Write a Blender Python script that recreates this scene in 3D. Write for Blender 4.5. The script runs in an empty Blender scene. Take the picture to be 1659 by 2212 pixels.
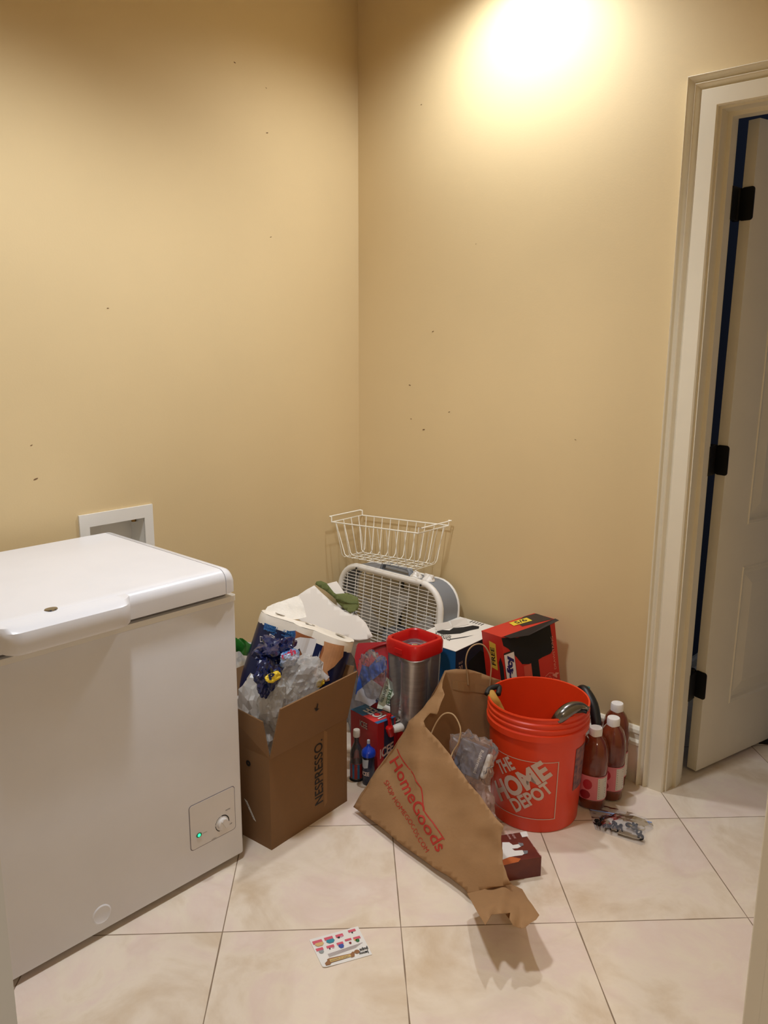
import bpy, bmesh, math, random
from mathutils import Vector, Matrix, noise
PI = math.pi
C = bpy.context.scene.collection
SC = bpy.context.scene
# ---------------------------------------------------------------- camera
FPX, YAW, PITCH, ROLL = 1775.4, 2.31521749, 0.209418572, 0.00408794
CAM = Vector((2.3247, -2.3717, 1.42))
_f = Vector((math.cos(YAW)*math.cos(PITCH), math.sin(YAW)*math.cos(PITCH), -math.sin(PITCH)))
_r0 = Vector((math.sin(YAW), -math.cos(YAW), 0)); _u0 = _r0.cross(_f)
_r = _r0*math.cos(ROLL)+_u0*math.sin(ROLL); _u = _u0*math.cos(ROLL)-_r0*math.sin(ROLL)
cd = bpy.data.cameras.new('camera'); cam = bpy.data.objects.new('camera', cd); C.objects.link(cam)
cd.sensor_fit = 'VERTICAL'; cd.sensor_height = 36; cd.lens = FPX*36/2212; cd.clip_start = .01
m = Matrix((_r, _u, -_f)).transposed().to_4x4(); m.translation = CAM; cam.matrix_world = m
SC.camera = cam
def at(px, py, axis, val):
    """real-world point on the plane axis=val seen at a photo pixel"""
    d = _f*FPX+_r*(px-829.5)-_u*(py-1106); return CAM+d*((val-CAM[axis])/d[axis])
def atp(px, py, p0, n):
    d = _f*FPX+_r*(px-829.5)-_u*(py-1106); return CAM+d*((p0-CAM).dot(n)/d.dot(n))
# ---------------------------------------------------------------- world and lights
SC.view_settings.view_transform = 'Standard'; SC.view_settings.look = 'None'
SC.view_settings.gamma = 1; SC.view_settings.use_curve_mapping = False
SC.view_settings.exposure = 0.08
w = bpy.data.worlds.new('world'); SC.world = w; w.use_nodes = True
w.node_tree.nodes['Background'].inputs[0].default_value = (.42, .46, .58, 1)
w.node_tree.nodes['Background'].inputs[1].default_value = .16
WARM = (.94, 1, 1.08)
def lamp(name, loc, energy, kind='SPOT', size=.05, cone=140, blend=.3, color=WARM, aim=(0, 0, -1)):
    l = bpy.data.lights.new(name, kind); l.energy = energy; l.color = color
    if kind == 'SPOT': l.spot_size = math.radians(cone); l.spot_blend = blend; l.shadow_soft_size = size
    elif kind == 'AREA': l.size = size
    else: l.shadow_soft_size = size
    o = bpy.data.objects.new(name, l); C.objects.link(o); o.location = loc
    o.rotation_euler = Vector(aim).to_track_quat('-Z', 'Y').to_euler(); return o
CEIL = 2.70
lamp('ceiling_spot', (.76, -.28, CEIL-.07), 50, size=.045, cone=150, blend=.9)
lamp('ceiling_spot', (.92, -1.5, CEIL-.03), 85, size=.09, cone=134, blend=.6)
lamp('jamb_fill', (3.4, -3.3, 2.5), 58, kind='POINT', size=.15, color=(1, .86, .72))  # added fill lamp out of view, placed to brighten the left door jamb
# ---------------------------------------------------------------- materials
MATS = {}
def lin(c):
    return tuple(((v/255+.055)/1.055)**2.4 if v/255 > .04045 else v/255/12.92 for v in c)
def mat(name, col, rough=.5, metal=0, noise_amt=0, nscale=8, bump=0, bscale=60, alpha=1, coat=0, trans=0, spec=.5, emit=0, two=None, stretch=None, sheen=0):
    if name in MATS: return MATS[name]
    m = bpy.data.materials.new(name); m.use_nodes = True; nt = m.node_tree; b = nt.nodes['Principled BSDF']
    c = lin(col) if max(col) > 1 else col
    b.inputs['Base Color'].default_value = (*c, 1); b.inputs['Roughness'].default_value = rough
    b.inputs['Metallic'].default_value = metal; b.inputs['Coat Weight'].default_value = coat
    b.inputs['Specular IOR Level'].default_value = spec; b.inputs['Alpha'].default_value = alpha
    b.inputs['Transmission Weight'].default_value = trans
    if emit: b.inputs['Emission Color'].default_value = (*c, 1); b.inputs['Emission Strength'].default_value = emit
    tc = nt.nodes.new('ShaderNodeTexCoord'); src = tc.outputs['Object']
    if stretch:
        mp = nt.nodes.new('ShaderNodeMapping'); mp.inputs['Scale'].default_value = stretch; nt.links.new(src, mp.inputs[0]); src = mp.outputs[0]
    nz = nt.nodes.new('ShaderNodeTexNoise'); nz.inputs['Scale'].default_value = nscale; nz.inputs['Detail'].default_value = 4
    nt.links.new(src, nz.inputs['Vector'])
    mx = nt.nodes.new('ShaderNodeMix'); mx.data_type = 'RGBA'
    c2 = lin(two) if two else tuple(max(0, v*(1-max(noise_amt, .03))) for v in c)
    mx.inputs[6].default_value = (*c, 1); mx.inputs[7].default_value = (*c2, 1)
    rp = nt.nodes.new('ShaderNodeMapRange'); rp.inputs[1].default_value = .35; rp.inputs[2].default_value = .65
    nt.links.new(nz.outputs[0], rp.inputs[0]); nt.links.new(rp.outputs[0], mx.inputs[0]); nt.links.new(mx.outputs[2], b.inputs['Base Color'])
    if bump:
        n2 = nt.nodes.new('ShaderNodeTexNoise'); n2.inputs['Scale'].default_value = bscale; n2.inputs['Detail'].default_value = 3
        nt.links.new(src, n2.inputs['Vector'])
        bp = nt.nodes.new('ShaderNodeBump'); bp.inputs['Strength'].default_value = bump; bp.inputs['Distance'].default_value = .002
        nt.links.new(n2.outputs[0], bp.inputs['Height']); nt.links.new(bp.outputs[0], b.inputs['Normal'])
    MATS[name] = m; return m
def film(name, col=(235, 235, 240), opacity=.2, rough=.12, gloss=.35):
    """thin clear plastic film: transparent + a little milky diffuse + gloss"""
    m = bpy.data.materials.new(name); m.use_nodes = True; nt = m.node_tree; nt.nodes.clear()
    out = nt.nodes.new('ShaderNodeOutputMaterial'); tr = nt.nodes.new('ShaderNodeBsdfTransparent'); tr.inputs[0].default_value = (.985, .985, .985, 1)
    df = nt.nodes.new('ShaderNodeBsdfDiffuse'); df.inputs[0].default_value = (*lin(col), 1)
    tl = nt.nodes.new('ShaderNodeBsdfTranslucent'); tl.inputs[0].default_value = (*lin(col), 1)
    gl = nt.nodes.new('ShaderNodeBsdfGlossy'); gl.inputs['Roughness'].default_value = rough
    fr = nt.nodes.new('ShaderNodeLayerWeight'); fr.inputs[0].default_value = gloss
    a = nt.nodes.new('ShaderNodeAddShader'); mA = nt.nodes.new('ShaderNodeMixShader'); mA.inputs[0].default_value = .4
    nt.links.new(df.outputs[0], mA.inputs[1]); nt.links.new(tl.outputs[0], mA.inputs[2])
    m1 = nt.nodes.new('ShaderNodeMixShader'); m1.inputs[0].default_value = opacity
    nt.links.new(tr.outputs[0], m1.inputs[1]); nt.links.new(mA.outputs[0], m1.inputs[2])
    m2 = nt.nodes.new('ShaderNodeMixShader'); nt.links.new(fr.outputs['Fresnel'], m2.inputs[0])
    nt.links.new(m1.outputs[0], m2.inputs[1]); nt.links.new(gl.outputs[0], m2.inputs[2]); nt.links.new(m2.outputs[0], out.inputs[0])
    return m
wallm = mat('wall_paint', (219, 194, 147), .7, noise_amt=.035, nscale=2.2, bump=.08, bscale=180)
ceilm = mat('ceiling_paint', (235, 228, 212), .8)
trimm = mat('trim_paint', (236, 226, 204), .38, bump=.03, bscale=40)
bluem = mat('blue_wall_paint', (34, 52, 84), .7)
whitem = mat('white_enamel', (234, 233, 236), .28, coat=.25)
greyp = mat('grey_plastic', (168, 171, 176), .45)
whitep = mat('white_plastic', (236, 232, 224), .4)
blackm = mat('black_metal', (14, 12, 11), .5)
blackp = mat('black_print', (26, 22, 20), .6)
redp = mat('red_plastic', (196, 22, 20), .32)
card = mat('cardboard', (130, 95, 60), .85, noise_amt=.08, nscale=5, bump=.15, bscale=90)
cardin = card
kraft = mat('kraft_paper', (160, 121, 80), .8, noise_amt=.08, nscale=12, bump=.2, bscale=120)
redink = mat('red_ink', (178, 48, 34), .7)
whiteink = mat('white_print', (232, 226, 218), .55)
silverink = mat('pale_print', (205, 180, 165), .5)
orange = mat('orange_plastic', (226, 62, 22), .36, noise_amt=.06, nscale=6, bump=.02)
bluep = mat('blue_print', (34, 78, 150), .5)
navy = mat('navy_print', (22, 34, 78), .4)
chrome = mat('brushed_chrome', (170, 168, 165), .22, metal=1)
paper = mat('white_paper', (236, 232, 226), .8)
pink = mat('pink_print', (214, 92, 110), .6)
yellow = mat('yellow_print', (226, 196, 52), .5)
def floor_material():
    m = bpy.data.materials.new('marble_tile'); m.use_nodes = True; nt = m.node_tree; N = nt.nodes.new; L = nt.links.new
    b = nt.nodes['Principled BSDF']
    g = N('ShaderNodeNewGeometry')
    mp = N('ShaderNodeMapping'); mp.vector_type = 'POINT'
    s, ox, oy, ta = 0.435746, 0.854309, -1.35065547, 0.788969
    # v' = R(-ta) (v - o) / s
    c_, s_ = math.cos(-ta), math.sin(-ta)
    mp.inputs['Scale'].default_value = (1/s, 1/s, 1/s); mp.inputs['Rotation'].default_value = (0, 0, -ta)
    mp.inputs['Location'].default_value = (-(c_*ox-s_*oy)/s, -(s_*ox+c_*oy)/s, 0)
    L(g.outputs['Position'], mp.inputs[0])
    sx = N('ShaderNodeSeparateXYZ'); L(mp.outputs[0], sx.inputs[0])
    def M(op, a, b_=None, c=None):
        n = N('ShaderNodeMath'); n.operation = op
        for i, v in enumerate((a, b_, c)):
            if v is None: continue
            if isinstance(v, (int, float)): n.inputs[i].default_value = v
            else: L(v, n.inputs[i])
        return n.outputs[0]
    ds = []
    for k in (0, 1):
        f = M('FRACT', M('ADD', sx.outputs[k], 100.5)); ds.append(M('ABSOLUTE', M('SUBTRACT', f, .5)))
    d = M('MINIMUM', ds[0], ds[1])
    nzg = N('ShaderNodeTexNoise'); nzg.inputs['Scale'].default_value = 9; L(g.outputs['Position'], nzg.inputs['Vector'])
    gw = M('MULTIPLY', nzg.outputs[0], .0068)
    grout = M('LESS_THAN', d, gw)
    fx = M('FLOOR', M('ADD', sx.outputs[0], 100)); fy = M('FLOOR', M('ADD', sx.outputs[1], 100))
    cb = N('ShaderNodeCombineXYZ'); L(fx, cb.inputs[0]); L(fy, cb.inputs[1]);
    wn = N('ShaderNodeTexWhiteNoise'); L(cb.outputs[0], wn.inputs['Vector'])
    off = N('ShaderNodeVectorMath'); off.operation = 'MULTIPLY_ADD'; L(wn.outputs['Color'], off.inputs[0]); off.inputs[1].default_value = (9, 9, 9); L(g.outputs['Position'], off.inputs[2])
    n1 = N('ShaderNodeTexNoise'); n1.inputs['Scale'].default_value = 4.2; n1.inputs['Detail'].default_value = 7; n1.inputs['Roughness'].default_value = .6; n1.inputs['Distortion'].default_value = .5; L(off.outputs[0], n1.inputs['Vector'])
    r1 = N('ShaderNodeValToRGB'); L(n1.outputs[0], r1.inputs[0])
    e = r1.color_ramp.elements; e[0].position = .3; e[0].color = (*lin((216, 194, 166)), 1); e[1].position = .7; e[1].color = (*lin((238, 222, 208)), 1)
    k = r1.color_ramp.elements.new(.5); k.color = (*lin((238, 223, 203)), 1)
    k = r1.color_ramp.elements.new(.6); k.color = (*lin((234, 214, 200)), 1)
    n2 = N('ShaderNodeTexNoise'); n2.inputs['Scale'].default_value = 3.0; n2.inputs['Detail'].default_value = 5; n2.inputs['Distortion'].default_value = .8; L(off.outputs[0], n2.inputs['Vector'])
    v = M('ABSOLUTE', M('SUBTRACT', n2.outputs[0], .5)); vein = M('MULTIPLY', M('SUBTRACT', 1, M('MINIMUM', M('MULTIPLY', v, 14), 1)), .16)
    mv = N('ShaderNodeMix'); mv.data_type = 'RGBA'; L(vein, mv.inputs[0]); L(r1.outputs[0], mv.inputs[6]); mv.inputs[7].default_value = (*lin((198, 172, 146)), 1)
    mg = N('ShaderNodeMix'); mg.data_type = 'RGBA'; L(grout, mg.inputs[0]); L(mv.outputs[2], mg.inputs[6]); mg.inputs[7].default_value = (*lin((140, 118, 96)), 1)
    L(mg.outputs[2], b.inputs['Base Color'])
    rr = M('MULTIPLY_ADD', grout, .5, .24); L(rr, b.inputs['Roughness'])
    bp = N('ShaderNodeBump'); bp.inputs['Strength'].default_value = .3; bp.inputs['Distance'].default_value = .001; L(M('SUBTRACT', 1, grout), bp.inputs['Height']); L(bp.outputs[0], b.inputs['Normal'])
    return m
floorm = floor_material()
# ---------------------------------------------------------------- builders
I4 = Matrix.Identity(4); WM = {}
def TR(x, y, z, rz=0, rx=0, ry=0):
    return Matrix.Translation((x, y, z)) @ Matrix.Rotation(rz, 4, 'Z') @ Matrix.Rotation(ry, 4, 'Y') @ Matrix.Rotation(rx, 4, 'X')
def tag(o, label=None, cat=None, group=None, kind=None):
    if label: o['label'] = label
    if cat: o['category'] = cat
    if group: o['group'] = group
    if kind: o['kind'] = kind
    return o
def thing(name, label, cat, loc, group=None):
    o = bpy.data.objects.new(name, None); C.objects.link(o); o.location = loc; o.empty_display_size = .05
    WM[o] = Matrix.Translation(loc); return tag(o, label, cat, group)
def put(name, verts, faces, m, parent=None, M=I4, smooth=False, label=None):
    me = bpy.data.meshes.new(name); vs = [M @ Vector(v) for v in verts]
    if parent is None:
        xs = [v.x for v in vs]; ys = [v.y for v in vs]; zs = [v.z for v in vs]
        o0 = Vector(((min(xs)+max(xs))/2, (min(ys)+max(ys))/2, min(zs)))
    else: o0 = Vector((0, 0, 0))
    me.from_pydata([v-o0 for v in vs], [], faces); me.validate(); me.update()
    for x in (m if isinstance(m, (list, tuple)) else [m]): me.materials.append(x)
    if smooth:
        for p in me.polygons: p.use_smooth = True
        if smooth is not True and smooth < 179: me.set_sharp_from_angle(angle=math.radians(smooth))
    o = bpy.data.objects.new(name, me); C.objects.link(o); o.location = o0; WM[o] = Matrix.Translation(o0)
    if parent is not None: o.parent = parent; o.matrix_parent_inverse = WM[parent].inverted()
    if label: o['label'] = label
    return o
def bmput(name, bm, m, parent=None, M=I4, smooth=False, label=None):
    bm.verts.index_update(); v = [x.co.copy() for x in bm.verts]; f = [[a.index for a in fc.verts] for fc in bm.faces]
    bm.free(); return put(name, v, f, m, parent, M, smooth, label)
class MB:
    def __init__(s): s.v = []; s.f = []
    def add(s, v, f, M=I4):
        n = len(s.v); s.v += [M @ Vector(x) for x in v]; s.f += [[i+n for i in q] for q in f]; return s
    def box(s, x0, x1, y0, y1, z0, z1, M=I4, bev=0, seg=2):
        bm = bmesh.new(); bmesh.ops.create_cube(bm, size=1)
        for v in bm.verts: v.co = Vector((x0+(v.co.x+.5)*(x1-x0), y0+(v.co.y+.5)*(y1-y0), z0+(v.co.z+.5)*(z1-z0)))
        if bev: bmesh.ops.bevel(bm, geom=bm.edges[:], offset=bev, segments=seg, affect='EDGES', profile=.5)
        bm.verts.index_update(); s.add([v.co for v in bm.verts], [[a.index for a in f.verts] for f in bm.faces], M); bm.free(); return s
    def tube(s, pts, r, n=8, closed=False, M=I4, caps=True):
        pts = [Vector(p) for p in pts]; k = len(pts); base = len(s.v); up = None; rings = []
        for i, p in enumerate(pts):
            if closed: t = pts[(i+1) % k]-pts[i-1]
            else: t = pts[min(i+1, k-1)]-pts[max(i-1, 0)]
            t.normalize()
            if up is None: up = t.orthogonal().normalized()
            up = (up-t*up.dot(t)); up = up.normalized() if up.length > 1e-5 else t.orthogonal().normalized()
            sd = t.cross(up); rr = r[i] if isinstance(r, (list, tuple)) else r
            rings.append([p+up*(math.cos(2*PI*j/n)*rr)+sd*(math.sin(2*PI*j/n)*rr) for j in range(n)])
        v = [q for rg in rings for q in rg]; f = []
        for i in range(k if closed else k-1):
            for j in range(n):
                a = i*n+j; b = i*n+(j+1) % n; c = ((i+1) % k)*n+(j+1) % n; d = ((i+1) % k)*n+j; f.append([a, b, c, d])
        if not closed and caps: f += [list(range(n))[::-1], [(k-1)*n+j for j in range(n)]]
        return s.add(v, f, M)
    def lathe(s, prof, n=32, M=I4, sq=0):
        v = []; f = []
        for (r, z) in prof:
            for j in range(n):
                a = 2*PI*j/n; rr = r
                if sq: rr = r/((abs(math.cos(a))**sq+abs(math.sin(a))**sq)**(1/sq))
                v.append((rr*math.cos(a), rr*math.sin(a), z))
        for i in range(len(prof)-1):
            for j in range(n): f.append([i*n+j, i*n+(j+1) % n, (i+1)*n+(j+1) % n, (i+1)*n+j])
        if prof[0][0] > 0: pass
        return s.add(v, f, M)
    def prism(s, poly, z0, z1, M=I4):
        n = len(poly); v = [(x, y, z0) for x, y in poly]+[(x, y, z1) for x, y in poly]
        f = [list(range(n))[::-1], [n+i for i in range(n)]]+[[i, (i+1) % n, n+(i+1) % n, n+i] for i in range(n)]
        return s.add(v, f, M)
    def build(s, name, m, parent=None, M=I4, smooth=False, label=None): return put(name, s.v, s.f, m, parent, M, smooth, label)
def rrect(w, h, r, n=6):
    out = []
    for cx, cy, a0 in ((w/2-r, h/2-r, 0), (-w/2+r, h/2-r, 90), (-w/2+r, -h/2+r, 180), (w/2-r, -h/2+r, 270)):
        for i in range(n+1):
            a = math.radians(a0+90*i/n); out.append((cx+r*math.cos(a), cy+r*math.sin(a)))
    return out
def smoothline(pts, n=6, closed=False):
    P = [Vector(p) for p in pts]; out = []; k = len(P)
    rng = range(k) if closed else range(k-1)
    for i in rng:
        if closed: a, b, c, d = P[i-1], P[i], P[(i+1) % k], P[(i+2) % k]
        else: a, b, c, d = P[max(i-1, 0)], P[i], P[i+1], P[min(i+2, k-1)]
        for j in range(n):
            t = j/n; out.append(.5*((2*b)+(c-a)*t+(2*a-5*b+4*c-d)*t*t+(3*b-a-3*c+d)*t**3))
    if not closed: out.append(P[-1].copy())
    return out
# flat outline(s) in 2D -> cut on a lattice -> mapped to a surface in the world
def cutsheet(polys, step):
    bm = bmesh.new()
    for poly in polys:
        vs = [bm.verts.new((p[0], p[1], 0)) for p in poly]
        try: bm.faces.new(vs)
        except ValueError: pass
    if step:
        xs = [v.co.x for v in bm.verts]; ys = [v.co.y for v in bm.verts]
        sx, sy = step if isinstance(step, tuple) else (step, step)
        for lo, hi, st, nrm in ((min(xs), max(xs), sx, (1, 0, 0)), (min(ys), max(ys), sy, (0, 1, 0))):
            if not st: continue
            k = math.floor(lo/st)+1
            while k*st < hi:
                bmesh.ops.bisect_plane(bm, geom=bm.verts[:]+bm.edges[:]+bm.faces[:], plane_co=(nrm[0]*k*st, nrm[1]*k*st, 0), plane_no=nrm); k += 1
    return bm
def sheet(name, polys, fn, m, parent=None, step=None, smooth=False, thick=0, label=None):
    bm = cutsheet(polys, step)
    if step: bmesh.ops.triangulate(bm, faces=[f for f in bm.faces if len(f.verts) > 4])
    for v in bm.verts: v.co = Vector(fn(v.co.x, v.co.y))
    if thick:
        bmesh.ops.recalc_face_normals(bm, faces=bm.faces[:])
        bmesh.ops.solidify(bm, geom=bm.faces[:], thickness=thick)
    return bmput(name, bm, m, parent, smooth=smooth, label=label)
TXT = {}
def text_polys(s, bold=0, aspect=None):
    """outline faces of a word, normalised to the unit square"""
    key = (s, bold)
    if key not in TXT:
        cu = bpy.data.curves.new('t', 'FONT'); cu.body = s; cu.offset = bold; cu.resolution_u = 4
        o = bpy.data.objects.new('t', cu); me = bpy.data.meshes.new_from_object(o)
        v = [x.co.copy() for x in me.vertices]; f = [list(p.vertices) for p in me.polygons]
        bpy.data.objects.remove(o); bpy.data.curves.remove(cu); bpy.data.meshes.remove(me)
        x0 = min(a.x for a in v); x1 = max(a.x for a in v); y0 = min(a.y for a in v); y1 = max(a.y for a in v)
        TXT[key] = ([((a.x-x0)/(x1-x0), (a.y-y0)/(y1-y0)) for a in v], f)
    return TXT[key]
def lettering(name, words, m, parent, fn, step=None, label=None):
    """words: (string, origin, along vector, up vector, bold) in the 2D frame that fn maps into the world"""
    bm = bmesh.new()
    for s, o, a, u, bold in words:
        v, f = text_polys(s, bold)
        vs = [bm.verts.new((o[0]+a[0]*x+u[0]*y, o[1]+a[1]*x+u[1]*y, 0)) for x, y in v]
        for q in f:
            try: bm.faces.new([vs[i] for i in q])
            except ValueError: pass
    if step:
        xs = [v.co.x for v in bm.verts]; ys = [v.co.y for v in bm.verts]
        for lo, hi, nrm in ((min(xs), max(xs), (1, 0, 0)), (min(ys), max(ys), (0, 1, 0))):
            k = math.floor(lo/step)+1
            while k*step < hi:
                bmesh.ops.bisect_plane(bm, geom=bm.verts[:]+bm.edges[:]+bm.faces[:], plane_co=(nrm[0]*k*step, nrm[1]*k*step, 0), plane_no=nrm); k += 1
    for v in bm.verts: v.co = Vector(fn(v.co.x, v.co.y))
    return bmput(name, bm, m, parent, label=label)
def strip(p, w):
    """thin closed band polygons along a 2D polyline"""
    out = []
    for a, b in zip(p[:-1], p[1:]):
        a = Vector(a[:2]); b = Vector(b[:2]); d = (b-a).normalized(); n = Vector((-d.y, d.x))*w/2
        out.append([a-n, b-n, b+n, a+n])
    return out
def nz(x, y, z=0, s=1): return noise.noise(Vector((x*s, y*s, z*s)))
def blob(name, c, rad, seed, m, parent=None, amp=.25, sub=4, crease=9, M=I4, zmin=None, label=None, power=1.0):
    """crumpled film: a ball pushed into sharp-edged facets"""
    bm = bmesh.new(); bmesh.ops.create_icosphere(bm, subdivisions=sub, radius=1)
    so = Vector((seed*7.3, seed*3.1, seed*1.7))
    rnd = random.Random(seed)
    for v in bm.verts:
        d = v.co.normalized(); w_ = d+Vector((noise.noise(d*2+so), noise.noise(d*2+so*2), noise.noise(d*2+so*3)))*.35
        h = 1+amp*noise.noise(d*1.5+so)*1.2+amp*.55*(.5-abs(noise.noise(w_*crease*.22+so))*2)+amp*.30*(.5-abs(noise.noise(w_*crease*.5+so))*2)+amp*.10*rnd.uniform(-1, 1)
        q = Vector((abs(d.x)**power*math.copysign(1, d.x), abs(d.y)**power*math.copysign(1, d.y), abs(d.z)**power*math.copysign(1, d.z)))*h
        v.co = Vector((q.x*rad[0]+c[0], q.y*rad[1]+c[1], q.z*rad[2]+c[2]))
        if zmin is not None and v.co.z < zmin: v.co.z = zmin+.001*abs(noise.noise(v.co*40))
    return bmput(name, bm, m, parent, M, label=label)
def structure(name, mb, m, smooth=False):
    o = mb.build(name, m, smooth=smooth); o['kind'] = 'structure'; return o
# ================================================================ THE ROOM
WX = 2.08; BY = -3.0
structure('floor', MB().box(-.1, 4.6, -4.2, 3.2, -.06, 0), floorm)
structure('ceiling', MB().box(0, WX, BY, 0, CEIL, CEIL+.08), ceilm)
JX = 1.372      # inner face of the door jamb
DR = 2.0        # right side of the doorway in the right wall
DH = 2.025
wl = MB(); oy0, oy1, oz0, oz1 = -1.19, -.985, .69, .855
wl.box(-.12, 0, BY, oy0, 0, CEIL); wl.box(-.12, 0, oy1, .12, 0, CEIL); wl.box(-.12, 0, oy0, oy1, 0, oz0); wl.box(-.12, 0, oy0, oy1, oz1, CEIL)
wall_l = structure('wall_left', wl, wallm)
wr = MB(); wr.box(0, JX-.018, 0, .12, 0, CEIL); wr.box(JX-.018, DR+.018, 0, .12, DH+.018, CEIL); wr.box(DR+.018, WX+.12, 0, .12, 0, CEIL)
wall_r = structure('wall_right', wr, wallm)
YR, YL = -1.41, at(38, 2212, 0, 2.201).y
structure('wall_front', MB().box(WX, WX+.12, YR+.02, 0, 0, CEIL).box(WX, WX+.12, BY, YL-.02, 0, CEIL).box(WX, WX+.12, YL-.02, YR+.02, 2.06, CEIL), wallm)
structure('wall_back', MB().box(-.12, WX+.12, BY-.12, BY, 0, CEIL), wallm)
structure('wall_blue', MB().box(1.03, 1.15, .12, 3.1, 0, CEIL), bluem)
# small marks on the walls
k = 0
for side, pts in (('r', [(885, 832, 7), (915, 928, 8), (970, 890, 5), (1028, 527, 3), (935, 716, 5), (910, 226, 4), (1243, 950, 4), (888, 905, 5)]), ('l', [(507, 135, 6), (577, 287, 6), (77, 1035, 8), (68, 962, 5), (585, 512, 4), (233, 666, 5), (575, 190, 4)])):
    mb = MB(); random.seed(4)
    for px, py, sz in pts:
        c = at(px, py, 1, -.0006) if side == 'r' else at(px, py, 0, .0006); s = sz*.00065; a = random.uniform(-.4, .4)
        v = []
        for j in range(7):
            t = 2*PI*j/7; dx = math.cos(t)*s*1.5*random.uniform(.7, 1.1); dz = math.sin(t)*s*.45+dx*a
            v.append(c+(Vector((dx, 0, dz)) if side == 'r' else Vector((0, dx, dz))))
        mb.add(v, [list(range(7))])
    mb.build('scuff_mark', mat('scuff', (120, 90, 58), .8), wall_r if side == 'r' else wall_l)
# baseboards with a moulded cap
def profile_run(a, b, prof, inward):
    """extrude a (depth, height) profile from a to b, depth measured along inward"""
    a = Vector(a); b = Vector(b); inw = Vector(inward); mb = MB(); n = len(prof)
    v = [a+inw*d+Vector((0, 0, h)) for d, h in prof]+[b+inw*d+Vector((0, 0, h)) for d, h in prof]
    f = [[i, (i+1) % n, n+(i+1) % n, n+i] for i in range(n)]+[list(range(n))[::-1], [n+i for i in range(n)]]
    return mb.add(v, f)
BP = [(0, 0), (.016, 0), (.016, .128), (.02, .132), (.02, .142), (.013, .15), (.011, .166), (.015, .172), (.013, .182), (.007, .19), (0, .192)]
structure('baseboard_right', profile_run((.001, 0, 0), (JX-.093, 0, 0), BP, (0, -1, 0)), trimm)
structure('baseboard_left', profile_run((0, BY, 0), (0, -.001, 0), BP, (1, 0, 0)), trimm)
structure('baseboard_blue', profile_run((1.15, .13, 0), (1.15, 3.0, 0), BP, (1, 0, 0)), trimm)
# door casing: profile swept round the opening with mitred corners
def casing(name, x0, x1, ztop, y, sgn, w):
    """(offset outward from the opening, proud depth)"""
    pr = [(0, 0), (0, .012), (.004, .016), (w*.52, .018), (w*.56, .012), (w*.60, .010), (w*.68, .021), (w*.72, .023), (w*.75, .018), (w*.79, .013), (w*.87, .017), (w*.91, .026), (w*.95, .028), (w*.985, .022), (w, .010), (w, 0)]
    mb = MB(); v = []
    for d, p in pr:
        yy = y+sgn*p
        v += [(x0-d, yy, 0), (x0-d, yy, ztop+d), (x1+d, yy, ztop+d), (x1+d, yy, 0)]
    f = []; n = len(pr)
    for i in range(n-1):
        for j in range(3): f.append([i*4+j, i*4+j+1, (i+1)*4+j+1, (i+1)*4+j])
    f += [[i*4 for i in range(n)], [i*4+3 for i in range(n)][::-1]]
    return structure(name, mb.add(v, f), trimm)
casing('trim_1', JX-.006, DR+.006, DH+.006, 0, -1, .088)
casing('trim_2', JX-.006, DR+.006, DH+.006, .12, 1, .088)
j = MB()
j.box(JX-.017, JX, -.001, .121, 0, DH); j.box(DR, DR+.017, -.001, .121, 0, DH); j.box(JX-.017, DR+.017, -.001, .121, DH, DH+.017)
j.box(JX-.001, JX+.012, .045, .083, 0, DH-.0002); j.box(DR-.012, DR, .045, .083, 0, DH); j.box(JX+.012, DR-.012, .045, .083, DH-.012, DH)
structure('trim_3', j, trimm)
# the doorway the camera looks through
j = MB()
for ya, yb in ((YR, YR+.09), (YL-.09, YL)):
    j.box(WX-.02, WX+.001, ya, yb, 0, 2.1, bev=.002); j.box(WX+.1195, WX+.121, ya, yb, 0, 2.1)
j.box(WX, WX+.12, YR, YR+.02, 0, 2.04); j.box(WX, WX+.12, YL-.02, YL, 0, 2.04); j.box(WX, WX+.12, YL-.02, YR+.02, 2.04, 2.06)
j.box(WX-.02, WX+.001, YL-.09, YR+.09, 2.04, 2.13)
structure('trim_4', j, trimm)
# open door leaf with recessed panels
UD = Vector((.235, .972, 0)).normalized(); ND = Vector((.972, -.235, 0)).normalized(); DA = Vector((1.399, .17, .012))
DM = Matrix((UD, -ND, Vector((0, 0, 1)))).transposed().to_4x4(); DM = Matrix.Translation(DA)@Matrix.Rotation(math.radians(.45), 4, UD)@DM.to_3x3().to_4x4()     # x along leaf, y behind face, z up
LW, LH = .615, 2.014
door = thing('door_1', None, None, DA); del_k = door; door['kind'] = 'structure'
leaf = MB(); st = .145
pan = [(st, LW-st+.03, .205, .685), (st, LW-st+.03, .825, 1.86)]
pan = [(a, LW-.115, c, d) for a, b, c, d in pan]
leaf.box(0, LW, .010, .035, 0, LH)
for b_ in ((0, st, 0, LH), (LW-.115, LW, 0, LH), (st, LW-.115, 0, .205), (st, LW-.115, .685, .825), (st, LW-.115, 1.86, LH)):
    leaf.box(b_[0], b_[1], 0, .0101, b_[2], b_[3])
leaf.build('leaf', trimm, door, DM)
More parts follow.
